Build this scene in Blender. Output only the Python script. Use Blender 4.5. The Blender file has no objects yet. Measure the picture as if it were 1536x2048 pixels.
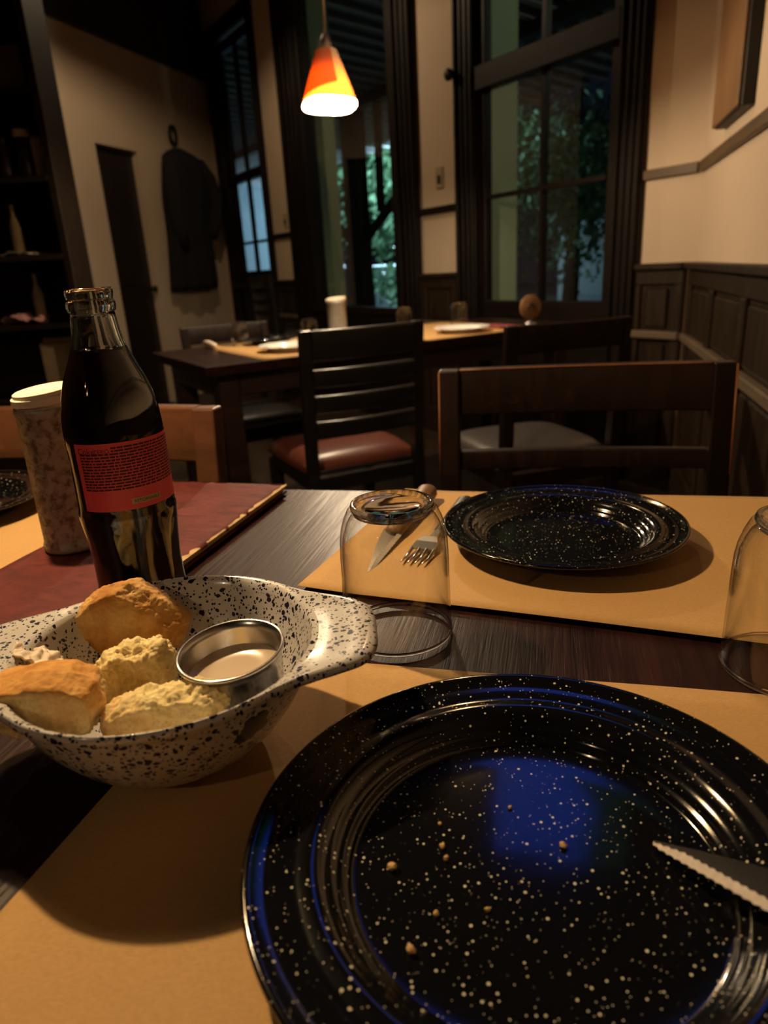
import bpy, bmesh, math, random
from mathutils import Vector, Matrix, noise
R_ = math.radians
rnd = random.Random(7)
scene = bpy.context.scene
col = scene.collection

# ------------------------------------------------------------------ camera
FPX = 1390.0
gx, gy, gz = 1000.0 - 768.0, -(5000.0 - 1024.0), -FPX      # nadir direction in camera space
gv = Vector((gx, gy, gz)).normalized()
up = -gv
fw = Vector((0, 0, -1))
yy = (fw - up * fw.dot(up)).normalized()
xx = yy.cross(up)
RC = Matrix((xx, yy, up))                                   # world = RC @ camera
cam_d = bpy.data.cameras.new('camera')
cam = bpy.data.objects.new('camera', cam_d)
col.objects.link(cam)
cam.matrix_world = Matrix.Translation((0, 0, 1.0)) @ RC.to_4x4()
cam_d.sensor_fit = 'VERTICAL'
cam_d.sensor_height = 36.0
cam_d.lens = 36.0 * FPX / 2048.0
cam_d.clip_start = 0.01
cam_d.dof.use_dof = True
cam_d.dof.focus_distance = 0.47
cam_d.dof.aperture_fstop = 8.0
scene.camera = cam

# ------------------------------------------------------------------ world, exposure
w = bpy.data.worlds.new('night')
scene.world = w
w.use_nodes = True
w.node_tree.nodes['Background'].inputs[0].default_value = (0.05, 0.075, 0.13, 1)
w.node_tree.nodes['Background'].inputs[1].default_value = 0.06
scene.view_settings.view_transform = 'Standard'
scene.view_settings.look = 'None'
scene.view_settings.exposure = 0.0
scene.view_settings.gamma = 1.0
scene.view_settings.use_curve_mapping = False
scene.cycles.use_denoising = True
scene.cycles.sample_clamp_indirect = 4.0
scene.cycles.use_adaptive_sampling = True
scene.cycles.adaptive_threshold = 0.035
scene.cycles.max_bounces = 8
scene.cycles.transmission_bounces = 10
scene.cycles.transparent_max_bounces = 16

# ------------------------------------------------------------------ mesh helpers
def link(o, parent=None):
    col.objects.link(o)
    if parent is not None:
        o.parent = parent
    return o

def tag(o, label=None, cat=None, group=None, kind=None):
    if label: o['label'] = label
    if cat: o['category'] = cat
    if group: o['group'] = group
    if kind: o['kind'] = kind
    return o

def empty(name, loc=(0, 0, 0), rz=0.0, label=None, cat=None, group=None, kind=None):
    o = bpy.data.objects.new(name, None)
    o.empty_display_size = 0.05
    o.location = loc
    o.rotation_euler = (0, 0, rz)
    link(o)
    return tag(o, label, cat, group, kind)

def pymesh(name, verts, faces, mat, parent=None, smooth=False):
    me = bpy.data.meshes.new(name)
    me.from_pydata([tuple(v) for v in verts], [], faces)
    me.update()
    bm = bmesh.new(); bm.from_mesh(me)
    bmesh.ops.recalc_face_normals(bm, faces=bm.faces)
    bm.to_mesh(me); bm.free()
    if smooth:
        me.polygons.foreach_set('use_smooth', [True] * len(me.polygons))
    if mat: me.materials.append(mat)
    return link(bpy.data.objects.new(name, me), parent)

def bmobj(name, bm, mat, parent=None, smooth=False):
    me = bpy.data.meshes.new(name)
    bmesh.ops.recalc_face_normals(bm, faces=bm.faces)
    bm.to_mesh(me); bm.free()
    if smooth:
        me.polygons.foreach_set('use_smooth', [True] * len(me.polygons))
    if mat: me.materials.append(mat)
    return link(bpy.data.objects.new(name, me), parent)

def box(name, lo, hi, mat, parent=None, bevel=0.0, seg=1):
    bm = bmesh.new()
    bmesh.ops.create_cube(bm, size=1.0)
    lo = Vector(lo); hi = Vector(hi)
    for v in bm.verts:
        v.co = Vector([lo[i] + (v.co[i] + 0.5) * (hi[i] - lo[i]) for i in range(3)])
    if bevel > 0:
        bmesh.ops.bevel(bm, geom=list(bm.edges), offset=bevel, segments=seg, affect='EDGES', profile=0.5)
    return bmobj(name, bm, mat, parent)

def rounded(o, angle=40):
    me = o.data
    me.polygons.foreach_set('use_smooth', [True] * len(me.polygons))
    me.set_sharp_from_angle(angle=R_(angle))
    return o

def lathe(name, prof, mat, parent=None, seg=48, close=False, smooth=True, fn=None):
    """prof: list of (r, z); r==0 becomes a pole. close joins last to first."""
    verts, faces, rings = [], [], []
    for (r, z) in prof:
        if r <= 1e-7:
            rings.append([len(verts)]); verts.append((0, 0, z))
        else:
            ring = []
            for k in range(seg):
                a = 2 * math.pi * k / seg
                rr = r if fn is None else r * fn(a, r, z)
                ring.append(len(verts)); verts.append((rr * math.cos(a), rr * math.sin(a), z))
            rings.append(ring)
    n = len(rings)
    for i in range(n if close else n - 1):
        a, b = rings[i], rings[(i + 1) % n]
        if len(a) == 1 and len(b) == 1: continue
        for k in range(seg):
            k2 = (k + 1) % seg
            if len(a) == 1: faces.append((a[0], b[k], b[k2]))
            elif len(b) == 1: faces.append((a[k], b[0], a[k2]))
            else: faces.append((a[k], b[k], b[k2], a[k2]))
    return pymesh(name, verts, faces, mat, parent, smooth)

def tube(name, pts, rad, mat, parent=None, seg=10, cap=True):
    pts = [Vector(p) for p in pts]
    rads = rad if isinstance(rad, (list, tuple)) else [rad] * len(pts)
    verts, faces = [], []
    ref = None
    for i, p in enumerate(pts):
        t = (pts[min(i + 1, len(pts) - 1)] - pts[max(i - 1, 0)]).normalized()
        if ref is None:
            ref = t.orthogonal().normalized()
        ref = (ref - t * ref.dot(t)).normalized()
        b = t.cross(ref)
        for k in range(seg):
            a = 2 * math.pi * k / seg
            verts.append(p + (ref * math.cos(a) + b * math.sin(a)) * rads[i])
    for i in range(len(pts) - 1):
        for k in range(seg):
            k2 = (k + 1) % seg
            faces.append((i * seg + k, i * seg + k2, (i + 1) * seg + k2, (i + 1) * seg + k))
    if cap:
        faces.append(tuple(range(seg)))
        faces.append(tuple((len(pts) - 1) * seg + k for k in range(seg)))
    return pymesh(name, verts, faces, mat, parent, True)

def prism(name, outline, z0, z1, mat, parent=None, bevel=0.0):
    bm = bmesh.new()
    vs = [bm.verts.new((x, y, z0)) for x, y in outline]
    f = bm.faces.new(vs)
    ret = bmesh.ops.extrude_face_region(bm, geom=[f])
    for g in ret['geom']:
        if isinstance(g, bmesh.types.BMVert): g.co.z = z1
    if bevel > 0:
        bmesh.ops.bevel(bm, geom=list(bm.edges), offset=bevel, segments=2, affect='EDGES', profile=0.5)
    return bmobj(name, bm, mat, parent)

def quadwall(name, a, b, z0, z1, thick, mat, parent=None):
    """upright slab from plan point a to b, thickness to the left of a->b."""
    a = Vector((a[0], a[1], 0)); b = Vector((b[0], b[1], 0))
    d = (b - a).normalized(); n = Vector((-d.y, d.x, 0)) * thick
    vs = [a, b, b + n, a + n]
    verts = [(v.x, v.y, z0) for v in vs] + [(v.x, v.y, z1) for v in vs]
    faces = [(0, 1, 2, 3), (4, 5, 6, 7), (0, 1, 5, 4), (1, 2, 6, 5), (2, 3, 7, 6), (3, 0, 4, 7)]
    return pymesh(name, verts, faces, mat, parent)

def copy_tree(o, parent=None):
    c = o.copy(); link(c)
    c.parent = parent
    for ch in list(o.children):
        copy_tree(ch, c)
    return c

# ------------------------------------------------------------------ material helpers
class NT:
    def __init__(s, name):
        s.m = bpy.data.materials.new(name); s.m.use_nodes = True
        s.t = s.m.node_tree
        s.b = s.t.nodes['Principled BSDF']
        s.out = s.t.nodes['Material Output']
    def n(s, typ, **kw):
        nd = s.t.nodes.new(typ)
        for k, v in kw.items(): setattr(nd, k, v)
        return nd
    def l(s, a, b): s.t.links.new(a, b)
    def coord(s, scale=(1, 1, 1), rot=(0, 0, 0), kind='Object'):
        tc = s.n('ShaderNodeTexCoord'); mp = s.n('ShaderNodeMapping')
        mp.inputs['Scale'].default_value = scale
        mp.inputs['Rotation'].default_value = rot
        s.l(tc.outputs[kind], mp.inputs[0]); return mp.outputs[0]
    def noise(s, vec, scale, detail=4, rough=0.5, dist=0.0):
        nd = s.n('ShaderNodeTexNoise')
        nd.inputs['Scale'].default_value = scale; nd.inputs['Detail'].default_value = detail
        nd.inputs['Roughness'].default_value = rough; nd.inputs['Distortion'].default_value = dist
        s.l(vec, nd.inputs['Vector']); return nd.outputs['Fac']
    def ramp(s, fac, stops):
        nd = s.n('ShaderNodeValToRGB'); cr = nd.color_ramp
        while len(cr.elements) < len(stops): cr.elements.new(0.5)
        for e, (p, c) in zip(cr.elements, stops):
            e.position = p; e.color = (c[0], c[1], c[2], 1) if hasattr(c, '__len__') else (c, c, c, 1)
        s.l(fac, nd.inputs[0]); return nd.outputs[0]
    def math(s, op, a, b=None, c=None):
        nd = s.n('ShaderNodeMath', operation=op)
        for i, v in enumerate((a, b, c)):
            if v is None: continue
            if isinstance(v, (int, float)): nd.inputs[i].default_value = v
            else: s.l(v, nd.inputs[i])
        return nd.outputs[0]
    def mix(s, fac, a, b, mode='MIX'):
        nd = s.n('ShaderNodeMix', data_type='RGBA', blend_type=mode)
        for sock, v in ((nd.inputs[0], fac), (nd.inputs[6], a), (nd.inputs[7], b)):
            if isinstance(v, (int, float)): sock.default_value = v
            elif hasattr(v, '__len__'): sock.default_value = (v[0], v[1], v[2], 1)
            else: s.l(v, sock)
        return nd.outputs[2]
    def bump(s, h, strength=0.3, dist=0.002):
        nd = s.n('ShaderNodeBump'); nd.inputs['Strength'].default_value = strength
        nd.inputs['Distance'].default_value = dist
        s.l(h, nd.inputs['Height']); s.l(nd.outputs[0], s.b.inputs['Normal']); return nd
    def set(s, **kw):
        names = dict(color='Base Color', rough='Roughness', metal='Metallic', coat='Coat Weight', coatr='Coat Roughness',
                     spec='Specular IOR Level', trans='Transmission Weight', ior='IOR', sss='Subsurface Weight', sheen='Sheen Weight')
        for k, v in kw.items():
            sock = s.b.inputs[names[k]]
            if isinstance(v, (int, float)): sock.default_value = v
            elif hasattr(v, '__len__'): sock.default_value = (v[0], v[1], v[2], 1)
            else: s.l(v, sock)
        return s

def plain(name, color, rough=0.6, var=0.25, scale=18.0, metal=0.0, bump=0.0, **kw):
    t = NT(name)
    f = t.noise(t.coord(), scale, 5)
    c = t.mix(f, [x * (1 - var) for x in color], [min(1, x * (1 + var)) for x in color])
    t.set(color=c, rough=rough, metal=metal, **kw)
    if bump: t.bump(f, bump, 0.003)
    return t.m

def wood(name, dark, light, rough=0.4, axis='x', scale=6.0, coat=0.0, wear=None, spec=0.5):
    t = NT(name)
    sc = {'x': (0.12, 1, 1), 'y': (1, 0.12, 1), 'z': (1, 1, 0.12)}[axis]
    v = t.coord(sc)
    f = t.noise(v, scale * 6, 6, 0.6, 0.6)
    c = t.ramp(f, [(0.3, dark), (0.7, light)])
    if wear is not None:
        g = t.noise(t.coord(), 26.0, 6, 0.65)
        c = t.mix(t.ramp(g, [(0.62, 0.0), (0.75, 1.0)]), c, wear)
    t.set(color=c, rough=rough, coat=coat, coatr=0.25, spec=spec)
    t.bump(f, 0.12, 0.0015)
    return t.m

def thin_glass(name, tint=(0.96, 0.96, 0.94), refl=1.0, thick=0.35):
    t = NT(name)
    t.t.nodes.remove(t.b)
    tr = t.n('ShaderNodeBsdfTransparent')
    gl = t.n('ShaderNodeBsdfGlossy'); gl.inputs[0].default_value = (1, 1, 1, 1); gl.inputs[1].default_value = 0.015
    lw = t.n('ShaderNodeLayerWeight'); lw.inputs[0].default_value = 0.5
    ns = t.noise(t.coord(), 20.0, 2)
    fs_ = t.math('MULTIPLY_ADD', t.math('POWER', lw.outputs['Facing'], 3.2), 0.85, 0.035)
    f = t.math('MULTIPLY', fs_, t.math('MULTIPLY_ADD', ns, 0.1, refl * 0.95))
    t.l(t.mix(t.math('POWER', lw.outputs['Facing'], 4.0), tint, [x * thick for x in tint]), tr.inputs[0])
    mx = t.n('ShaderNodeMixShader')
    t.l(f, mx.inputs[0]); t.l(tr.outputs[0], mx.inputs[1]); t.l(gl.outputs[0], mx.inputs[2])
    t.l(mx.outputs[0], t.out.inputs[0])
    return t.m

def emit(name, color, strength):
    t = NT(name)
    t.set(color=(0, 0, 0), rough=0.5)
    t.b.inputs['Emission Color'].default_value = (*color, 1)
    t.b.inputs['Emission Strength'].default_value = strength
    return t.m

def speckled(name, base, dots, scale, size, rough=0.12, second=None, base2=None, stretch=0.0, coat=0.5):
    t = NT(name)
    v = t.coord()
    if stretch:
        ns = t.n('ShaderNodeTexNoise'); ns.inputs['Scale'].default_value = 90.0; t.l(v, ns.inputs['Vector'])
        ad = t.n('ShaderNodeVectorMath', operation='MULTIPLY_ADD')
        t.l(ns.outputs['Color'], ad.inputs[0]); ad.inputs[1].default_value = (stretch,) * 3; t.l(v, ad.inputs[2])
        v = ad.outputs[0]
    def layer(vec, sc, sz):
        vo = t.n('ShaderNodeTexVoronoi'); vo.inputs['Scale'].default_value = sc
        t.l(vec, vo.inputs['Vector'])
        sp = t.n('ShaderNodeSeparateColor'); t.l(vo.outputs['Color'], sp.inputs[0])
        return t.math('LESS_THAN', vo.outputs['Distance'], t.math('MULTIPLY', t.math('POWER', sp.outputs[0], 1.6), sz))
    m = layer(v, scale, size)
    if second: m = t.math('MAXIMUM', m, layer(v, *second))
    f = t.noise(t.coord(), 14.0, 3)
    b = t.mix(f, base, base2 or base)
    t.set(color=t.mix(m, b, dots), rough=rough, coat=coat, coatr=0.05)
    g = t.noise(t.coord(), 60.0, 2)
    t.bump(g, 0.05, 0.001)
    return t

M = {}
M['table'] = (lambda: None)
def table_wood():
    t = NT('old dark table wood')
    v = t.coord((1, 0.06, 1))
    f = t.noise(v, 60, 6, 0.65, 0.4)
    c = t.ramp(f, [(0.3, (0.007, 0.0028, 0.0026)), (0.72, (0.030, 0.0095, 0.0080))])
    sc = t.noise(t.coord((1, 0.03, 1), (0, 0, 0.35)), 260, 3, 0.7)
    big = t.noise(t.coord(), 7, 3)
    msk = t.math('MULTIPLY', t.ramp(sc, [(0.66, 0.0), (0.74, 1.0)]), t.ramp(big, [(0.45, 0.0), (0.7, 1.0)]))
    c = t.mix(msk, c, (0.11, 0.055, 0.035))
    t.set(color=c, rough=t.ramp(f, [(0.2, 0.30), (0.8, 0.44)]), spec=0.12)
    t.bump(t.math('ADD', f, t.math('MULTIPLY', sc, 0.6)), 0.35, 0.0014)
    return t.m
M['table'] = table_wood()
M['table_edge'] = wood('worn table edge wood', (0.010, 0.005, 0.004), (0.03, 0.013, 0.009), 0.4, 'x')
M['chair_dark'] = wood('dark stained chair wood', (0.004, 0.0018, 0.001), (0.014, 0.006, 0.003), 0.42, 'z', wear=(0.03, 0.012, 0.005), spec=0.22)
M['chair_brown'] = wood('brown chair wood', (0.05, 0.018, 0.007), (0.12, 0.045, 0.018), 0.42, 'x', wear=(0.16, 0.07, 0.03))
M['chair_black'] = wood('black lacquered chair wood', (0.006, 0.005, 0.005), (0.012, 0.010, 0.009), 0.30, 'x')
M['chair_edge'] = plain('worn orange chair edge', (0.22, 0.07, 0.02), 0.5, 0.5, 60)
M['leather_red'] = plain('red brown seat leather', (0.12, 0.030, 0.018), 0.36, 0.25, 40, bump=0.1)
M['leather_dark'] = plain('dark seat leather', (0.05, 0.042, 0.040), 0.36, 0.2, 40, bump=0.1)
def kraft():
    t = NT('brown kraft paper')
    a = t.noise(t.coord(), 12, 3); b = t.noise(t.coord((1, 3, 1)), 420, 4, 0.7)
    c = t.mix(a, (0.47, 0.275, 0.105), (0.56, 0.335, 0.13))
    c = t.mix(t.ramp(b, [(0.35, 0.0), (0.7, 1.0)]), c, (0.42, 0.24, 0.09))
    t.set(color=c, rough=0.75, spec=0.25); t.bump(b, 0.15, 0.0004)
    return t.m
M['kraft'] = kraft()
M['plate'] = speckled('black speckled enamel', (0.0035, 0.0035, 0.0045), (0.66, 0.61, 0.47), 330, 0.22, 0.10, second=(560, 0.17), coat=0.25).m
def bowl_enamel():
    t = speckled('white enamel with dark blue spatter', (0.52, 0.49, 0.47), (0.010, 0.010, 0.035), 290, 0.54, 0.2, second=(520, 0.52), base2=(0.58, 0.55, 0.52), stretch=0.006)
    # one chipped bare patch on the outside
    tc = t.n('ShaderNodeTexCoord'); vm = t.n('ShaderNodeVectorMath', operation='DISTANCE')
    ns = t.n('ShaderNodeTexNoise'); ns.inputs['Scale'].default_value = 120; t.l(tc.outputs['Object'], ns.inputs['Vector'])
    ad = t.n('ShaderNodeVectorMath', operation='MULTIPLY_ADD'); t.l(ns.outputs['Color'], ad.inputs[0])
    ad.inputs[1].default_value = (0.014,) * 3; t.l(tc.outputs['Object'], ad.inputs[2])
    t.l(ad.outputs[0], vm.inputs[0]); vm.inputs[1].default_value = (0.0585, -0.0480, 0.0500)
    m = t.math('LESS_THAN', vm.outputs['Value'], 0.0095)
    old = t.b.inputs['Base Color'].links[0].from_socket
    t.set(color=t.mix(m, old, (0.008, 0.008, 0.010)))
    return t.m
M['bowl'] = bowl_enamel()
M['steel'] = plain('brushed stainless steel', (0.62, 0.60, 0.57), 0.24, 0.12, 90, metal=1.0)
M['blade'] = plain('worn knife steel', (0.085, 0.083, 0.082), 0.22, 0.2, 160, metal=1.0)
M['edge'] = plain('ground serrated edge steel', (0.40, 0.34, 0.29), 0.6, 0.25, 300, metal=0.2)  # pale and barely metallic so that the bevel looks lit
M['handle'] = wood('wooden cutlery handle', (0.10, 0.045, 0.018), (0.24, 0.12, 0.055), 0.5, 'x', 12)
M['handle_dark'] = plain('black knife handle', (0.010, 0.009, 0.009), 0.45)
M['glass'] = thin_glass('clear drinking glass', (0.985, 0.985, 0.975), 0.85)
M['glass_base'] = (lambda t: (t.set(color=t.mix(t.noise(t.coord(), 30), (0.97, 0.97, 0.96), (1, 1, 1)), rough=0.02, trans=1.0, ior=1.45), t.m)[1])(NT('thick glass base'))
M['bottle_glass'] = (lambda t: (t.set(color=t.mix(t.noise(t.coord(), 30), (0.95, 0.97, 0.96), (1, 1, 1)), rough=0.02, trans=1.0, ior=1.5), t.m)[1])(NT('clear bottle glass'))
M['pane'] = thin_glass('window pane glass', (0.92, 0.94, 0.93), 0.6)
M['cola'] = plain('dark cola', (0.010, 0.0022, 0.0012), 0.05, 0.3, 20, coat=0.6)
M['label'] = plain('red paper label', (0.66, 0.065, 0.085), 0.45, 0.12, 30)
M['ink'] = plain('dark red print', (0.05, 0.003, 0.003), 0.6, 0.2, 90)
M['ribbon'] = plain('cream printed ribbon', (0.45, 0.33, 0.17), 0.6, 0.15, 90)
def menu_leather():
    t = NT('worn maroon leather')
    f = t.noise(t.coord((1, 2.2, 1)), 22, 6, 0.62, 1.2); g = t.noise(t.coord(), 160, 4, 0.6)
    c = t.ramp(f, [(0.3, (0.055, 0.009, 0.008)), (0.68, (0.12, 0.020, 0.016)), (0.85, (0.17, 0.05, 0.030))])
    t.set(color=c, rough=0.68, spec=0.22); t.bump(t.math('ADD', f, t.math('MULTIPLY', g, 0.4)), 0.4, 0.0025)
    return t.m
M['menu'] = menu_leather()
M['worn'] = plain('bare worn card edge', (0.52, 0.34, 0.17), 0.8, 0.3, 120)
M['pages'] = plain('menu pages', (0.45, 0.36, 0.25), 0.8, 0.2, 60)
def tin_metal():
    t = NT('mottled tin')
    v = t.coord()
    a = t.noise(v, 130, 5, 0.6, 0.4); b = t.noise(v, 26, 3)
    c = t.ramp(t.math('ADD', t.math('MULTIPLY', a, 0.75), t.math('MULTIPLY', b, 0.3)), [(0.42, (0.16, 0.105, 0.055)), (0.54, (0.40, 0.325, 0.25)), (0.75, (0.50, 0.43, 0.36))])
    t.set(color=c, rough=0.5, metal=0.25); t.bump(a, 0.15, 0.001)
    return t.m
M['tin'] = tin_metal()
M['napkin'] = plain('cream paper napkins', (0.78, 0.66, 0.52), 0.85, 0.08, 60, bump=0.1)
M['white_plate'] = plain('white porcelain', (0.80, 0.78, 0.74), 0.15, 0.04, 20)
M['red_cloth'] = plain('dark red napkin', (0.22, 0.04, 0.035), 0.8, 0.2, 60)
M['sauce'] = plain('creamy sauce', (0.55, 0.42, 0.30), 0.25, 0.08, 50, bump=0.05)
def wall_paint(name, a, b):
    t = NT(name)
    f = t.noise(t.coord(), 3.0, 5); g = t.noise(t.coord(), 90, 4)
    t.set(color=t.mix(f, a, b), rough=0.8, spec=0.2); t.bump(g, 0.12, 0.002)
    return t.m
M['cream'] = wall_paint('cream wall paint', (0.58, 0.45, 0.32), (0.66, 0.52, 0.38))
M['green'] = wall_paint('pale green outside paint', (0.30, 0.36, 0.22), (0.36, 0.42, 0.27))
M['frame'] = wood('dark window joinery', (0.003, 0.0017, 0.001), (0.011, 0.0055, 0.003), 0.5, 'z', spec=0.2)
M['frame_x'] = wood('dark window rails', (0.003, 0.0017, 0.001), (0.011, 0.0055, 0.003), 0.5, 'x', spec=0.2)
M['wain'] = wood('dark wainscot wood', (0.012, 0.0068, 0.0035), (0.034, 0.020, 0.011), 0.5, 'z', spec=0.22)
M['rail'] = wood('brown wall rail', (0.07, 0.038, 0.014), (0.13, 0.075, 0.03), 0.5, 'x')
M['ledge'] = wood('worn dado ledge', (0.10, 0.07, 0.042), (0.17, 0.12, 0.08), 0.5, 'x')
M['floor'] = wood('dark floor boards', (0.020, 0.011, 0.006), (0.05, 0.028, 0.015), 0.5, 'y', 3.0)
M['ceiling'] = wood('dark ceiling boards', (0.012, 0.008, 0.005), (0.03, 0.019, 0.012), 0.7, 'y', 3.0)
M['door'] = wood('dark door wood', (0.008, 0.005, 0.003), (0.022, 0.012, 0.007), 0.5, 'z')
M['board'] = wood('brown wooden board', (0.17, 0.085, 0.030), (0.27, 0.14, 0.055), 0.5, 'z')
M['black'] = plain('black painted edge', (0.010, 0.009, 0.008), 0.5)
M['iron'] = plain('black iron', (0.02, 0.018, 0.016), 0.5, metal=0.6)
M['coat'] = plain('dark coat cloth', (0.008, 0.006, 0.004), 0.95, 0.4, 30, bump=0.2)
M['shelf'] = wood('dark shelf wood', (0.008, 0.0045, 0.0025), (0.022, 0.012, 0.0065), 0.6, 'x', spec=0.2)
M['cord'] = plain('pale cord', (0.30, 0.24, 0.18), 0.7)
M['plastic'] = plain('black plastic', (0.012, 0.012, 0.013), 0.35)
M['switch'] = plain('cream switch plate', (0.42, 0.34, 0.22), 0.5)
M['batten'] = wood('grey gallery battens', (0.40, 0.40, 0.40), (0.55, 0.55, 0.55), 0.8, 'y')
M['roof'] = plain('dark gallery roof', (0.02, 0.02, 0.022), 0.8)
M['post'] = wood('dark gallery post', (0.018, 0.015, 0.014), (0.04, 0.034, 0.030), 0.7, 'z')
M['ground'] = plain('paved yard', (0.10, 0.10, 0.095), 0.9)
M['stone'] = plain('white painted masonry', (0.62, 0.64, 0.66), 0.8, 0.1)
M['house'] = plain('grey green house wall', (0.05, 0.06, 0.055), 0.8, 0.15)
M['garden'] = plain('blue grey garden wall', (0.20, 0.25, 0.28), 0.8, 0.15)
M['bark'] = plain('tree bark', (0.07, 0.05, 0.035), 0.9)
M['leaf'] = plain('tree leaves', (0.17, 0.30, 0.15), 0.5, 0.6, 3.0)
M['hub'] = plain('dark lamp fitting', (0.06, 0.045, 0.035), 0.5)
def paper_shade(name, tint, thin):
    t = NT(name)
    t.t.nodes.remove(t.b)
    f = t.noise(t.coord(), 40, 4)
    c = t.mix(f, [x * 0.92 for x in tint], tint)
    df = t.n('ShaderNodeBsdfDiffuse'); tl = t.n('ShaderNodeBsdfTranslucent'); mx = t.n('ShaderNodeMixShader')
    t.l(c, tl.inputs[0]); df.inputs[0].default_value = (0.75, 0.66, 0.55, 1)
    mx.inputs[0].default_value = thin
    t.l(df.outputs[0], mx.inputs[1]); t.l(tl.outputs[0], mx.inputs[2]); t.l(mx.outputs[0], t.out.inputs[0])
    return t.m
M['shade'] = paper_shade('amber paper shade', (0.16, 0.038, 0.0028), 0.22)
M['shade2'] = paper_shade('deep orange paper wrap', (0.80, 0.30, 0.035), 0.8)
M['bulb'] = emit('lit bulb', (1.0, 0.80, 0.55), 60.0)

# ------------------------------------------------------------------ plan of the place
K = Vector((1.299, 2.925, 0))                       # corner of the window wall and the right-hand wall
U = Vector((-0.527, 0.850, 0))                      # along the window wall, away from the corner
N = Vector((0.850, 0.527, 0))                       # outwards
V = Vector((-0.272, -0.962, 0))                     # along the right-hand wall, towards the viewer
W = Vector((-0.962, 0.272, 0))                      # from the right-hand wall into the room
CL = K + U * 5.10                                   # corner with the left-hand wall
LD = Vector((-0.317, -0.948, 0))
LN = Vector((0.948, -0.317, 0))                     # from the left-hand wall into the room
CEIL = 3.30

def frame_obj(origin, x, y):
    """matrix with local x, y axes and z up."""
    m = Matrix.Identity(4)
    m.col[0] = (x.x, x.y, 0, 0); m.col[1] = (y.x, y.y, 0, 0); m.col[2] = (0, 0, 1, 0); m.col[3] = (*origin, 1)
    return m
FAC = frame_obj(K, -U, N)       # local x = -s (right handed), y outwards, z up
RW = frame_obj(K, V, W * 1.0)   # local x = V, y into the room
LW = frame_obj(CL, LD, LN)

def setm(o, m): o.matrix_world = m; return o

def struct(o, label=None):
    o['kind'] = 'structure'
    if label: o['label'] = label
    return o

# floor, ceiling
plan = [K + V * 5.1, K, CL, CL + LD * 3.3, Vector((-3.2, 4.1, 0)), Vector((-3.2, -2.0, 0))]
def slab(name, pts, z0, z1, mat):
    vs = [(p.x, p.y, z0) for p in pts] + [(p.x, p.y, z1) for p in pts]; n = len(pts)
    fs = [tuple(range(n)), tuple(range(n, 2 * n))] + [(i, (i + 1) % n, n + (i + 1) % n, n + i) for i in range(n)]
    return struct(pymesh(name, vs, fs, mat))
slab('floor', plan, -0.06, 0.0, M['floor'])
slab('ceiling', plan, CEIL, CEIL + 0.06, M['ceiling'])

# ---- window wall (back)
TH = 0.26
wb = struct(empty('wall_back')); wb.matrix_world = FAC
def fbox(name, s0, s1, z0, z1, y0, y1, mat, parent, bevel=0.0):
    """box in window wall coordinates (s along the wall, y outwards)"""
    return box(name, (-s1, y0, z0), (-s0, y1, z1), mat, parent, bevel)
def wallpiece(s0, s1, z0, z1, name='masonry'):
    return fbox(name, s0, s1, z0, z1, 0.0, TH, M['cream'], wb)
wallpiece(0.0, 0.40, 0, CEIL)
wallpiece(0.40, 1.33, 0, 0.72); wallpiece(0.40, 1.33, 2.95, CEIL)
wallpiece(1.33, 2.04, 0, CEIL)
wallpiece(2.04, 3.30, 0, 0.50); wallpiece(2.04, 3.30, 2.95, CEIL)
wallpiece(3.30, 3.99, 0, CEIL)
wallpiece(3.99, 4.80, 0, 0.95); wallpiece(3.99, 4.80, 2.95, CEIL)
fbox('masonry', 4.80, 5.10, 0, CEIL, 0.0, 0.06, M['cream'], wb)
for s0, s1 in ((0.0, 0.40), (1.33, 2.04), (3.30, 3.99)):
    fbox('outside_render', s0 - 0.0, s1, 0, CEIL, TH, TH + 0.012, M['green'], wb)
for s, z0 in ((1.33, 0.72), (3.30, 0.5)):
    fbox('outside_reveal', s - 0.012, s, z0, 2.95, 0.085, TH + 0.012, M['green'], wb)
for s, z0 in ((0.40, 0.72), (2.04, 0.5), (3.99, 0.95)):
    fbox('outside_reveal', s, s + 0.012, z0, 2.95, 0.085, TH + 0.012, M['green'], wb)

# joinery: architraves with reeded profile
def architrave(par, s0, s1, z0, z1, inner_left):
    """reeded upright board of the casing"""
    fbox('casing', s0, s1, z0, z1, -0.030, 0.0, M['frame'], par, 0.004)
    n = 4
    for i in range(n):
        a = s0 + (s1 - s0) * (i + 0.15) / n; b = s0 + (s1 - s0) * (i + 0.65) / n
        fbox('reed', a, b, z0, z1, -0.046 if i in (0, n - 1) else -0.040, -0.030, M['frame'], par, 0.004)

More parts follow.
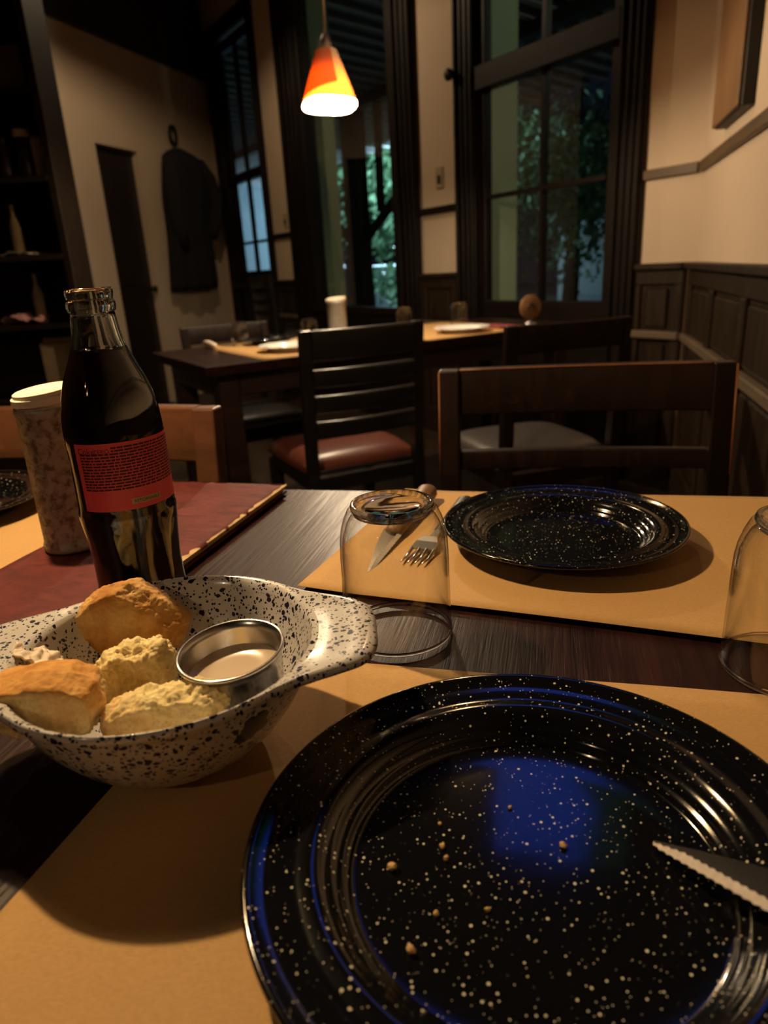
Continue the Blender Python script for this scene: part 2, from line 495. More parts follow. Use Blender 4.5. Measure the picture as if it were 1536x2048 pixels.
def window(name, label, so, si, bars_s, bars_z, z_sill, z_tr0, z_tr1, z_top, upper_mull):
    """so: outer casing s range, si: glass s range"""
    w1 = struct(empty(name), label); w1.matrix_world = FAC
    architrave(w1, so[0], si[0] - 0.055, 0.0, 2.98, True)
    architrave(w1, si[1] + 0.055, so[1], 0.0, 2.98, False)
    fbox('head_casing', so[0], so[1], 2.90, 3.02, -0.035, 0.0, M['frame_x'], w1, 0.004)
    for a, b in ((si[0] - 0.055, si[0]), (si[1], si[1] + 0.055)):
        fbox('stile', a, b, z_sill - 0.10, z_top, -0.005, 0.045, M['frame'], w1, 0.004)
    fbox('bottom_rail', si[0] - 0.055, si[1] + 0.055, z_sill - 0.10, z_sill, -0.006, 0.044, M['frame_x'], w1, 0.004)
    fbox('sill', so[0] + 0.05, so[1] - 0.05, z_sill - 0.145, z_sill - 0.10, -0.055, 0.05, M['frame_x'], w1, 0.004)
    fbox('apron', si[0] - 0.055, si[1] + 0.055, 0.0, z_sill - 0.145, -0.02, 0.0, M['frame_x'], w1, 0.004)
    fbox('transom', si[0] - 0.055, si[1] + 0.055, z_tr0, z_tr1, -0.030, 0.045, M['frame_x'], w1, 0.004)
    fbox('head_rail', si[0] - 0.055, si[1] + 0.055, z_top, z_top + 0.08, -0.005, 0.045, M['frame_x'], w1, 0.004)
    ss = [si[0]] + list(bars_s) + [si[1]]
    zs = [z_sill] + list(bars_z) + [z_tr0]
    for s in bars_s:
        fbox('muntin', s - 0.011, s + 0.011, z_sill, z_tr0, 0.0, 0.036, M['frame'], w1)
    for z in bars_z:
        for i in range(len(ss) - 1):
            fbox('muntin', ss[i] + 0.011, ss[i + 1] - 0.011, z - 0.011, z + 0.011, 0.001, 0.035, M['frame_x'], w1)
    if upper_mull:
        for s in upper_mull:
            fbox('muntin', s - 0.012, s + 0.012, z_tr1, z_top, 0.0, 0.036, M['frame'], w1)
    for i in range(len(ss) - 1):
        for j in range(len(zs) - 1):
            fbox('pane', ss[i], ss[i + 1], zs[j], zs[j + 1], 0.016, 0.019, M['pane'], w1)
    us = [si[0]] + list(upper_mull or []) + [si[1]]
    for i in range(len(us) - 1):
        fbox('pane', us[i], us[i + 1], z_tr1, z_top, 0.016, 0.019, M['pane'], w1)
    return w1
window('window_1', 'tall dark-framed sash window with four panes beside the right-hand wall', (0.262, 1.485), (0.462, 1.262), [0.861], [1.326], 0.805, 1.825, 1.935, 2.80, [0.861])
window('window_2', 'narrow dark-framed window glowing blue beside the coat', (3.955, 4.98), (4.07, 4.72), [4.40], [1.29], 1.05, 1.79, 1.86, 2.80, [4.40])
# glazed double door in the middle: two heavy reeded posts, threshold panel, no glazing bars
d1 = struct(empty('door_1'), 'tall open doorway with heavy dark posts looking onto the gallery'); d1.matrix_world = FAC
architrave(d1, 1.848, 2.055, 0.0, 2.98, True)
fbox('jamb', 2.055, 2.112, 0.5, 2.95, -0.03, 0.08, M['frame'], d1, 0.004)
architrave(d1, 3.285, 3.59, 0.0, 2.98, False)
fbox('jamb', 3.225, 3.285, 0.5, 2.95, -0.03, 0.08, M['frame'], d1, 0.004)
fbox('head_casing', 1.848, 3.59, 2.90, 3.02, -0.035, 0.0, M['frame_x'], d1, 0.004)
fbox('panel', 2.055, 3.285, 0.0, 0.76, -0.022, 0.0, M['frame_x'], d1, 0.006)
fbox('sill', 2.055, 3.285, 0.715, 0.76, -0.06, -0.022, M['frame_x'], d1, 0.004)
fbox('pane', 2.112, 3.225, 0.76, 2.90, 0.020, 0.023, M['pane'], d1)

# ---- right-hand wall
wr = struct(quadwall('wall_right', K + V * 5.1 - W * 0.0, K, 0, CEIL, -0.15, M['cream']))
# ---- left-hand wall with doorway
wl = struct(empty('wall_left')); wl.matrix_world = LW
def lbox(name, t0, t1, z0, z1, y0, y1, mat, parent, bevel=0.0):
    return box(name, (t0, y0, z0), (t1, y1, z1), mat, parent, bevel)
lbox('masonry', 0.0, 1.20, 0, CEIL, -0.15, 0, M['cream'], wl)
lbox('masonry', 1.20, 1.70, 1.975, CEIL, -0.15, 0, M['cream'], wl)
lbox('masonry', 1.70, 3.3, 0, CEIL, -0.15, 0, M['cream'], wl)
lbox('frieze', 0.0, 3.3, 2.68, CEIL, 0, 0.05, M['ceiling'], wl)
d2 = struct(empty('door_2'), 'narrow dark door standing in the left-hand wall beside the coat'); d2.matrix_world = LW
lbox('door_leaf', 1.20, 1.70, 0.0, 1.975, -0.10, -0.06, M['door'], d2)
for z0, z1 in ((0.12, 0.85), (0.98, 1.85)):
    lbox('door_panel', 1.27, 1.63, z0, z1, -0.06, -0.05, M['door'], d2, 0.004)
o = lathe('door_knob', [(0, 0), (0.012, 0.002), (0.012, 0.03), (0.026, 0.04), (0.026, 0.055), (0, 0.062)], M['iron'], d2, 16)
o.rotation_euler = (R_(-90), 0, 0); o.location = (1.24, -0.05, 0.95)
# closing walls behind the viewer
struct(quadwall('wall_front', (-3.2, -2.0), (-0.09, -2.0), 0, CEIL, -0.12, M['wain']))
struct(quadwall('wall_side', (-3.2, 4.1), (-3.2, -2.0), 0, CEIL, -0.12, M['wain']))
struct(quadwall('wall_inner', CL + LD * 3.3, (-3.2, 4.1), 0, CEIL, -0.12, M['wain']))

# ---- wall rail (z about 1.30) and dado
t1 = struct(empty('trim_1'), 'brown rail running round the walls at picture height'); t1.matrix_world = Matrix.Identity(4)
def rail_piece(mw, x0, x1, y0, y1, z0, z1, mat, par, name='rail_length', bevel=0.003):
    o = box(name, (x0, y0, z0), (x1, y1, z1), mat, par, bevel)
    o.matrix_parent_inverse = par.matrix_world.inverted()
    o.matrix_world = mw
    return o
rail_piece(FAC, -0.262, -0.012, -0.020, 0.0, 1.284, 1.322, M['rail'], t1)
rail_piece(FAC, -1.848, -1.485, -0.020, 0.0, 1.284, 1.322, M['frame_x'], t1)
rail_piece(FAC, -3.955, -3.59, -0.020, 0.0, 1.284, 1.322, M['frame_x'], t1)
rail_piece(RW, 0.012, 4.9, 0.0, 0.020, 1.284, 1.322, M['rail'], t1)
tr = struct(empty('trim_2'), 'dark panelled wainscot with a pale worn ledge along the right-hand wall'); tr.matrix_world = Matrix.Identity(4)
def wains(mw, xs, sgn, base):
    """boards along xs=(x0,x1) in the wall's frame; sgn: direction of the room on local y"""
    def pc(name, x0, x1, d0, d1, z0, z1, mat, bev=0.004):
        y0, y1 = sorted((sgn * d0, sgn * d1))
        rail_piece(mw, x0, x1, y0, y1, z0, z1, mat, tr, name, bev)
    x0, x1 = xs
    pc('backing', x0, x1, 0.0, 0.012, 0.0, 0.945, M['wain'])
    pc('cap', x0, x1, 0.0, 0.045, 0.935, 0.960, M['wain'])
    pc('top_rail', x0, x1, 0.012, 0.026, 0.875, 0.935, M['wain'])
    pc('ledge', x0, x1, 0.012, 0.040, 0.655, 0.687, M['ledge'])
    pc('skirting', x0, x1, 0.012, 0.030, 0.0, 0.16, M['wain'])
    for i, b in enumerate(base):
        pc('stile', b[0], b[1], 0.012, 0.026, 0.16, 0.875, M['wain'])
    for a, b in zip(base[:-1], base[1:]):
        pc('panel', a[1] + 0.025, b[0] - 0.025, 0.012, 0.022, 0.70, 0.862, M['wain'], 0.008)
        pc('panel', a[1] + 0.025, b[0] - 0.025, 0.012, 0.022, 0.185, 0.635, M['wain'], 0.008)
wains(FAC, (-0.262, -0.03), -1, [(-0.262, -0.235), (-0.075, -0.03)])
wains(FAC, (-1.848, -1.485), -1, [(-1.848, -1.79), (-1.545, -1.485)])
wains(FAC, (-3.955, -3.59), -1, [(-3.955, -3.90), (-3.645, -3.59)])
xs = [0.03 + 0.49 * i for i in range(11)]
wains(RW, (0.03, 4.95), 1, [(x, x + 0.07) for x in xs])

# =================================================================== outside
def P(s, off, z): return K + U * s + N * off + Vector((0, 0, z))
gr = struct(pymesh('ground', [P(-4, TH, -0.1), P(26, TH, -0.1), P(26, 24, -0.1), P(-4, 24, -0.1)], [(0, 1, 2, 3)], M['ground']), 'dark paved yard outside the windows')
gal = empty('gallery_roof', (0, 0, 0), 0, 'slatted gallery roof of grey battens outside the tall windows', 'roof')
gal.matrix_world = FAC
SL = -math.atan(0.28 / 3.3)
o = box('roof_boards', (-12.5, 0, 0.0), (0.6, 3.45, 0.04), M['roof'], gal); o.location = (0, TH + 0.02, 3.02); o.rotation_euler = (SL, 0, 0)
box('wall_plate', (-12.5, 1.94, 2.70), (0.6, 2.06, 2.80), M['post'], gal)
bat = None
for i in range(52):
    s = 0.2 + 0.235 * i
    if bat is None:
        bat = box('batten', (-0.04, 0, -0.055), (0.04, 3.45, 0.0), M['batten'], gal)
        bat.location = (-s, TH + 0.02, 3.02); bat.rotation_euler = (SL, 0, 0)
    else:
        c = bat.copy(); link(c); c.parent = gal; c.location = (-s, TH + 0.02, 3.02)
gp = empty('gallery_post', P(5.90, 2.0, -0.1), 0, 'dark timber gallery post with two rising knee braces outside the doorway', 'post')
gp.rotation_euler = (0, 0, math.atan2(-U.y, -U.x))
box('shaft', (-0.16, -0.08, 0), (0.16, 0.08, 2.80), M['post'], gp, 0.01)
for sg, x1, z1 in ((1, 0.80, 1.80), (-1, -0.80, 1.80)):
    tube('knee_brace', [(sg * 0.12, 0, 1.42), (x1, 0, z1)], 0.055, M['post'], gp, 8)
tube('hanger', [(0.52, 0, 1.72), (0.55, 0, 2.80)], 0.05, M['post'], gp, 8)
# gate pillar with lantern
pil = empty('gate_pillar', P(11.2, 6.0, -0.1), 0.5, 'white masonry pillar carrying a small cold lantern out in the yard', 'pillar')
box('shaft', (-0.30, -0.30, 0), (0.30, 0.30, 1.10), M['stone'], pil, 0.01)
box('pillar_cap', (-0.34, -0.34, 1.10), (0.34, 0.34, 1.18), M['stone'], pil, 0.015)
lp = empty('yard_lantern', P(11.0, 6.0, 1.08), 0, 'small bluish white lantern glowing on the yard pillar', 'lantern')
lathe('stem', [(0, 0), (0.05, 0), (0.05, 0.015), (0.015, 0.03), (0.015, 0.26), (0, 0.27)], M['iron'], lp, 12)
o = lathe('globe', [(0, 0.25), (0.05, 0.27), (0.075, 0.34), (0.05, 0.41), (0, 0.43)], emit('cold lantern glass', (0.55, 0.80, 1.0), 14.0), lp, 16)
ld = bpy.data.lights.new('lantern_light', 'POINT'); ld.energy = 1000; ld.color = (0.50, 0.78, 1.0); ld.shadow_soft_size = 0.08
lo = bpy.data.objects.new('lantern_light', ld); link(lo, lp); lo.location = (0, 0, 0.60)
# unseen lamp added to light the green reveals and battens, dim greenish white
gl_ = empty('gallery_fill_lamp', P(-0.9, 1.2, 2.62), 0, 'added unseen fill lamp under the gallery roof lighting the green reveals', 'lamp')
lathe('lamp_body', [(0, 0.34), (0.09, 0.33), (0.10, 0.22), (0.09, 0.20), (0, 0.20)], M['iron'], gl_, 16)
lathe('diffuser', [(0, 0.20), (0.075, 0.195), (0.07, 0.15), (0, 0.13)], emit('gallery fill glass', (0.9, 1.0, 0.8), 3.0), gl_, 16)
ld = bpy.data.lights.new('gallery_fill_light', 'POINT'); ld.energy = 30; ld.color = (0.92, 1.0, 0.80); ld.shadow_soft_size = 0.07
lo = bpy.data.objects.new('gallery_fill_light', ld); link(lo, gl_); lo.location = (0, 0, 0.05)

fl = empty('yard_fill_lamp', P(6.8, 3.70, 2.60), 0, 'added unseen cold double fill lamp under the gallery eave lighting the trees', 'lamp')  # added out of view to light the trees and yard from the front
fl.rotation_euler = (0, 0, math.atan2(-U.y, -U.x))
box('lamp_body', (-0.09, -0.06, -0.05), (0.09, 0.0, 0.07), M['iron'], fl, 0.006)
box('lamp_glass', (-0.08, 0.0, -0.042), (0.08, 0.006, 0.062), emit('yard fill glass', (0.6, 0.85, 1.0), 8.0), fl)
box('bracket', (-0.02, -0.05, 0.07), (0.02, -0.01, 0.12), M['iron'], fl)
ld = bpy.data.lights.new('yard_fill_light', 'SPOT'); ld.energy = 620; ld.color = (0.48, 0.80, 1.0); ld.shadow_soft_size = 0.08; ld.spot_size = R_(108); ld.spot_blend = 0.8
lo = bpy.data.objects.new('yard_fill_light', ld); link(lo, fl)
tgt = P(10.6, 5.4, 1.5) - P(6.8, 3.75, 2.60)
lo.rotation_euler = (fl.rotation_euler.to_matrix().inverted() @ tgt).to_track_quat('-Z', 'Y').to_euler()
lo.location = (0, 0.05, 0)
box('lamp_head', (0.12, -0.06, -0.05), (0.26, 0.0, 0.07), M['iron'], fl, 0.006)  # second head, added to brighten the tree outside the four-pane window
ld = bpy.data.lights.new('yard_fill_light', 'SPOT'); ld.energy = 130; ld.color = (0.48, 0.80, 1.0); ld.shadow_soft_size = 0.08; ld.spot_size = R_(80); ld.spot_blend = 0.8
lo = bpy.data.objects.new('yard_fill_light', ld); link(lo, fl)
tgt = P(5.2, 5.4, 2.0) - P(6.6, 3.75, 2.60)
lo.rotation_euler = (fl.rotation_euler.to_matrix().inverted() @ tgt).to_track_quat('-Z', 'Y').to_euler()
lo.location = (0.19, 0.05, 0)
def tree(base, h, crown, label, n, size, seed):
    r = random.Random(seed)
    t = empty('leafy_tree', base, 0, label, 'tree', 'trees in the yard')
    cz = crown[2]
    tube('trunk', [(0, 0, 0), (0.06, 0.03, cz * 0.5), (0.02, -0.04, cz), (0.1, 0, cz + crown[1])], [0.13, 0.11, 0.09, 0.03], M['bark'], t, 10)
    vs, fs = [], []
    clusters = []
    for _ in range(34):
        while True:
            p = Vector((r.uniform(-1, 1), r.uniform(-1, 1), r.uniform(-1, 1)))
            if p.length < 1: break
        clusters.append(Vector((p.x * crown[0], p.y * crown[0], p.z * crown[1] + cz)))
    for i in range(n):
        c = r.choice(clusters)
        p = c + Vector((r.gauss(0, 1), r.gauss(0, 1), r.gauss(0, 0.8))) * crown[0] * 0.2
        a = Vector((r.gauss(0, 1), r.gauss(0, 1), r.gauss(0, 1))).normalized()
        b = a.orthogonal().normalized(); c2 = a.cross(b) * 0.5
        sz = size * r.uniform(0.6, 1.3)
        k = len(vs)
        vs += [p - b * sz, p + c2 * sz - a * sz * .15, p + b * sz, p - c2 * sz - a * sz * .15]
        fs.append((k, k + 1, k + 2, k + 3))
    me = bpy.data.meshes.new('foliage'); me.from_pydata([tuple(v) for v in vs], [], fs); me.materials.append(M['leaf'])
    o = link(bpy.data.objects.new('foliage', me), t); o['kind'] = 'stuff'
tree(P(9.3, 4.95, -0.1), 4, (1.20, 1.25, 2.00), 'leafy tree lit blue green beyond the open doorway', 6500, 0.080, 3)
tree(P(5.8, 5.5, -0.1), 4, (1.45, 1.15, 2.15), 'dark leafy tree outside the four-pane window', 5600, 0.075, 5)
hs = empty('yard_house', P(7.2, 8.2, -0.1), math.atan2(-U.y, -U.x), 'low grey green house with a dark window across the yard', 'house')
box('wall', (-1.4, 0, 0), (2.0, 2.4, 1.75), M['house'], hs)
box('roof', (-1.6, -0.3, 1.75), (2.2, 2.6, 1.86), M['roof'], hs, 0.02)
box('plinth', (-0.9, -0.5, 0), (1.0, 0.0, 0.42), M['house'], hs, 0.02)
wf = box('window', (0.55, -0.05, 0.75), (1.0, 0.0, 1.45), M['stone'], hs, 0.01)
box('pane', (0.60, -0.06, 0.80), (0.95, -0.05, 1.40), M['plastic'], wf)
h2 = empty('garden_wall', P(13.0, 2.8, -0.1), math.atan2(-U.y, -U.x), 'pale blue-lit garden wall seen through the narrow window', 'wall')
box('wall_slab', (-0.2, -2.3, 0), (0.0, 2.2, 4.6), M['garden'], h2)
box('coping', (-0.25, -2.35, 4.6), (0.05, 2.25, 4.7), M['stone'], h2, 0.02)

# =================================================================== pendant lamps
def pendant(loc, label, power, color, rz=0.0, tilt=0.0, shade_r=0.093, top_r=0.036, h=0.165):
    p = empty('pendant_lamp', loc, rz, label, 'lamp', 'paper cone pendant lamps')
    seg = 40
    # irregular hand cut rim: lower edge dips on one side
    vs, fs = [], []
    rows = 8
    for j in range(rows + 1):
        f = j / rows
        for k in range(seg):
            a = 2 * math.pi * k / seg
            dip = (0.003 * math.cos(a * 3 + 0.6)) * (1 - f)
            r = shade_r + (top_r - shade_r) * f
            vs.append((r * math.cos(a), r * math.sin(a), f * h + dip))
    for j in range(rows):
        for k in range(seg):
            k2 = (k + 1) % seg
            fs.append((j * seg + k, j * seg + k2, (j + 1) * seg + k2, (j + 1) * seg + k))
    pymesh('shade', vs, fs, M['shade'], p, True)
    # second layer of paper wrapped over part of the cone
    vs, fs = [], []
    na, nj = 22, 10
    for j in range(nj + 1):
        for k in range(na + 1):
            u = k / na
            a = R_(170) + u * R_(125)
            lo_ = 0.05 + 0.23 * u ** 1.3
            f = lo_ + (0.995 - lo_) * j / nj
            r = shade_r + (top_r - shade_r) * f + 0.0012
            vs.append((r * math.cos(a), r * math.sin(a), f * h))
    for j in range(nj):
        for k in range(na):
            i = j * (na + 1) + k
            fs.append((i, i + 1, i + na + 2, i + na + 1))
    pymesh('shade_wrap', vs, fs, M['shade2'], p, True)
    lathe('lamp_holder', [(0, h + 0.055), (0.010, h + 0.052), (0.019, h + 0.03), (0.022, h - 0.015), (0.018, h - 0.045), (0, h - 0.046)], M['hub'], p, 20)
    lathe('bulb', [(0, h - 0.046), (0.013, h - 0.05), (0.018, h - 0.07), (0.027, h - 0.10), (0.022, h - 0.122), (0, h - 0.130)], M['bulb'], p, 20)
    tube('cord', [(0, 0, h + 0.05), (0.002, 0.001, 0.6), (0, 0, CEIL - loc[2] - 0.03)], 0.0045, M['cord'], p, 8)
    lathe('ceiling_rose', [(0, CEIL - loc[2] - 0.001), (0.045, CEIL - loc[2] - 0.001), (0.04, CEIL - loc[2] - 0.03), (0, CEIL - loc[2] - 0.035)], M['hub'], p, 20)
    if tilt:
        piv = Matrix.Translation((0, 0, h)) @ Matrix.Rotation(tilt, 4, 'X') @ Matrix.Translation((0, 0, -h))
        for ch in p.children:
            if ch.name.split('.')[0] in ('shade', 'shade_wrap', 'bulb', 'lamp_holder'): ch.data.transform(piv)
    l = bpy.data.lights.new('lamp_light', 'POINT'); l.energy = power; l.color = color; l.shadow_soft_size = 0.012
    lo = bpy.data.objects.new('lamp_light', l); link(lo, p); lo.location = (piv @ Vector((0, 0, 0.0))) if tilt else (0, 0, h - 0.139)
    return p
pendant((-0.103, 2.70, 1.530), 'orange paper cone pendant lamp glowing over the far table', 46.0, (1.0, 0.76, 0.49), R_(0), R_(-8.5))
pendant((-0.37, 0.70, 1.405), 'orange paper cone pendant lamp hanging over the near table', 29.0, (1.0, 0.69, 0.35), R_(40))
pendant((-0.90, 4.50, 2.80), 'added unseen orange paper cone pendant lamp brightening the coat wall', 36.0, (1.0, 0.74, 0.46), R_(80))  # added above the view to brighten the left-hand wall
pendant((0.27, 2.26, 2.12), 'added unseen orange paper cone pendant lamp brightening the upper walls', 7.0, (1.0, 0.60, 0.25), R_(10))  # added out of view as orange fill for the upper right-hand wall
pendant((-1.15, -0.85, 1.75), 'added unseen orange paper cone pendant lamp behind the viewer for front fill', 7.5, (1.0, 0.74, 0.46), R_(20))  # added as front fill for the bottle label and bowl

# wall television up by the ceiling (its blue and green picture mirrors in the near plate)
def tv():
    c = Vector((0.70, 2.46, 2.74)); nrm = -Vector((0.213, 0.725, 0.655)).normalized()
    xa = Vector((0, 0, 1)).cross(nrm).normalized(); ya = nrm.cross(xa)
    m = Matrix.Identity(4)
    for i, a in enumerate((xa, ya, nrm)): m.col[i] = (*a, 0)
    m.col[3] = (*c, 1)
    t = empty('television', (0, 0, 0), 0, 'flat television showing a blue and green picture, hung from the ceiling', 'television')
    t.matrix_world = m
    box('housing', (-0.29, -0.245, -0.05), (0.29, 0.275, 0.0), M['plastic'], t, 0.008)
    mt = NT('television picture')
    tc = mt.coord(); sx = mt.n('ShaderNodeSeparateXYZ'); mt.l(tc, sx.inputs[0])
    wob = mt.math('ADD', sx.outputs[0], mt.math('MULTIPLY', mt.noise(tc, 3.0, 2), 0.3))
    f = mt.ramp(mt.math('MULTIPLY_ADD', wob, -1.6, 0.86), [(0.40, (0.0, 0.0, 0.0)), (0.52, (1, 1, 1))])
    cc = mt.mix(f, (0.006, 0.026, 0.016), (0.02, 0.065, 0.46))
    mt.set(color=(0, 0, 0), rough=0.2)
    mt.l(cc, mt.b.inputs['Emission Color']); mt.b.inputs['Emission Strength'].default_value = 2.4
    box('screen', (-0.27, -0.215, 0.0), (0.27, 0.255, 0.003), mt.m, t)
    o = tube('ceiling_bracket', [(0, 0, 0), (0, 0, 1)], 0.02, M['iron'], t, 10)
    top = m.inverted() @ Vector((0.72, 2.52, CEIL)); a = Vector((0, 0.0, -0.05))
    bpy.data.objects.remove(o)
    tube('ceiling_bracket', [a, a + Vector((0, 0.0, -0.05)), top], 0.016, M['iron'], t, 10)
tv()

# =================================================================== tables
def make_table(name, center, rz, L, Wd, label, topmat, leg=0.07, th=0.032, H=0.75):
    t = empty(name, (center[0], center[1], 0), rz, label, 'table')
    box('tabletop', (-L / 2, -Wd / 2, H - th), (L / 2, Wd / 2, H), topmat, t, 0.003, 2)
    for sx in (-1, 1):
        for sy in (-1, 1):
            x = sx * (L / 2 - 0.05 - leg / 2); y = sy * (Wd / 2 - 0.05 - leg / 2)
            box('leg', (x - leg / 2, y - leg / 2, 0), (x + leg / 2, y + leg / 2, H - th), M['table_edge'], t, 0.004)
    for sy in (-1, 1):
        y = sy * (Wd / 2 - 0.06)
        box('apron', (-L / 2 + 0.12, y - 0.011, H - th - 0.075), (L / 2 - 0.12, y + 0.011, H - th), M['table_edge'], t, 0.002)
    for sx in (-1, 1):
        x = sx * (L / 2 - 0.06)
        box('apron', (x - 0.011, -Wd / 2 + 0.12, H - th - 0.075), (x + 0.011, Wd / 2 - 0.12, H - th), M['table_edge'], t, 0.002)
    return t
A1 = R_(-14.4)
make_table('dining_table', (-0.225, 0.439), A1, 1.45, 0.80, 'worn dark dining table in the foreground laid with kraft paper', M['table'])
A2 = R_(30.0)
T2 = Vector((-0.513, 2.131, 0)); T2x = Vector((math.cos(A2), math.sin(A2), 0)); T2y = Vector((-math.sin(A2), math.cos(A2), 0))
c2 = T2 + T2x * 0.80 + T2y * 0.33
make_table('dining_table', (c2.x, c2.y), A2, 1.60, 0.66, 'dark dining table under the lit lamp laid with white plates', M['table'])
TZ = 0.75

# ---- kraft paper sheets (thin, slightly wavy)
def sheet(pts, label, lift=None, nu=28, nv=20, group='kraft paper placemats', waves=0.0006, th=0.0003):
    """pts: far-left, far-right, near-right, near-left in world xy"""
    fl, fr, nr, nl = [Vector(p) for p in pts]
    cx = (fl + fr + nr + nl) / 4
    vs, fs = [], []
    for j in range(nv + 1):
        v = j / nv
        for i in range(nu + 1):
            u = i / nu
            p = (fl * (1 - u) + fr * u) * (1 - v) + (nl * (1 - u) + nr * u) * v
            z = 0.0004 + waves * (1 + noise.noise(Vector((p.x * 9, p.y * 9, 3.1))))
            if lift: z += lift(u, v)
            vs.append((p.x - cx.x, p.y - cx.y, z))
    for j in range(nv):
        for i in range(nu):
            k = j * (nu + 1) + i
            fs.append((k, k + 1, k + nu + 2, k + nu + 1))
    o = pymesh('paper_placemat', vs, fs, M['kraft'], None, True)
    o.location = (cx.x, cx.y, TZ)
    md = o.modifiers.new('thickness', 'SOLIDIFY'); md.thickness = th; md.offset = 1.0
    return tag(o, label, 'placemat', group)
sheet([(-0.112, 0.432), (0.435, 0.291), (0.345, -0.06), (-0.215, 0.085)], 'kraft paper sheet under the large near black plate')
sheet([(0.027, 0.786), (0.470, 0.672), (0.375, 0.345), (-0.076, 0.530)], 'kraft paper sheet under the farther black plate',
      lift=lambda u, v: 0.0035 * max(0, v - 0.75) / 0.25 * (0.4 + 0.6 * math.sin(u * 3.1)) + 0.002 * max(0, 0.1 - u) / 0.1)
sheet([(-0.73, 0.975), (-0.25, 0.855), (-0.335, 0.56), (-0.80, 0.69)], 'kraft paper sheet at the left beside the mottled tin')
def t2(a, b): p = T2 + T2x * a + T2y * b; return (p.x, p.y)
sheet([t2(0.19, 0.655), t2(0.62, 0.655), t2(0.62, 0.004), t2(0.19, 0.004)], 'kraft paper strip at the left end of the far table', nu=8, nv=10)
sheet([t2(0.82, 0.655), t2(1.38, 0.655), t2(1.38, 0.004), t2(0.82, 0.004)], 'kraft paper strip at the window end of the far table', nu=8, nv=10)

# ---- plates
def plate(loc, Rr, label, mat, hgt=0.022, rings=True, cat='plate', group='black speckled enamel plates', seg=96):
    s = Rr / 0.12
    top = [(0, 0.0035), (0.060, 0.0035), (0.0755, 0.0036), (0.0768, 0.0039), (0.0776, 0.0049), (0.0785, 0.0068), (0.0800, 0.0072), (0.0815, 0.0088), (0.0825, 0.0108), (0.0840, 0.0114),
           (0.0858, 0.0134), (0.0885, 0.0162), (0.0915, 0.0178), (0.0950, 0.0183), (0.0985, 0.0176), (0.1020, 0.0177), (0.1060, 0.0190),
           (0.1090, 0.0188), (0.1130, 0.0196), (0.1165, 0.0212), (0.1188, 0.0220), (0.1200, 0.0214), (0.1203, 0.0200), (0.1195, 0.0190)]
    bot = [(0.1165, 0.0188), (0.1130, 0.0172), (0.1020, 0.0152), (0.0915, 0.0152), (0.0868, 0.0112), (0.0835, 0.0065), (0.0800, 0.0012), (0.0770, 0.0002), (0.0700, 0.0002), (0, 0.0002)]
    k = hgt / 0.022
    o = lathe('plate', [(r * s, z * k) for r, z in top + bot], mat, None, seg)
    o.name = 'enamel_plate' if mat is M['plate'] else 'dinner_plate'
    o.location = loc
    return tag(o, label, cat, group)
plate((0.055, 0.230, TZ + 0.0018), 0.1215, 'large black speckled enamel plate in the foreground, holding crumbs and a knife', M['plate'], seg=160)
plate((0.164, 0.602, TZ + 0.0018), 0.1095, 'clean black speckled enamel plate across the table, in front of the chair', M['plate'], 0.021)
plate((-0.515, 0.800, TZ + 0.0018), 0.110, 'black speckled enamel plate cut off at the left edge of the photo', M['plate'])
plate((-0.290, 2.490, TZ + 0.0018), 0.115, 'white plate on the far table, partly behind the slatted black chair', M['white_plate'], 0.02, group='plates on the far table', seg=48)
plate((0.345, 2.800, TZ + 0.0018), 0.110, 'white plate at the window end of the far table', M['white_plate'], 0.02, group='plates on the far table', seg=48)
plate((-0.40, 2.78, TZ + 0.0018), 0.105, 'dark plate on the far side of the far table', M['plate'], 0.02, group='plates on the far table', seg=48)

# crumbs
def lump(name, loc, size, mat, seed, parent=None, sub=2, amp=0.35):
    bm = bmesh.new(); bmesh.ops.create_icosphere(bm, subdivisions=sub, radius=1.0)
    for v in bm.verts:
        n = noise.noise(v.co * 1.3 + Vector((seed * 3.7, seed, 1))) * amp + noise.noise(v.co * 3.1 + Vector((seed, 2, seed * 2.2))) * amp * 0.5
        v.co = Vector((v.co.x * size[0], v.co.y * size[1], v.co.z * size[2])) * (1 + n)
    zmin = min(v.co.z for v in bm.verts)
    for v in bm.verts: v.co.z -= zmin
    o = bmobj(name, bm, mat, parent, False); o.location = loc
    return o
M['crumb'] = plain('bread crumb', (0.48, 0.29, 0.11), 0.9, 0.35, 300)
cr = [(-0.0053, 0.2325, 2.0), (0.0173, 0.2429, 1.4), (0.0703, 0.239, 1.6), (0.0184, 0.2361, 1.3), (0.0005, 0.1934, 1.7), (-0.0252, 0.2469, 1.1), (0.0114, 0.2089, 1.2), (0.0321, 0.2094, 1.1), (0.0515, 0.264, 1.0), (0.0175, 0.2562, 0.9)]
for i, (x, y, s) in enumerate(cr):
    o = lump('bread_crumb', (x, y, TZ + 0.0054), (0.0011 * s, 0.0009 * s, 0.0008 * s), M['crumb'], i + 1, sub=2, amp=0.5)
    o.rotation_euler = (0, 0, i * 1.3)
    tag(o, 'tiny golden bread crumb lying on the large near black plate', 'crumb', 'crumbs on the near plate')

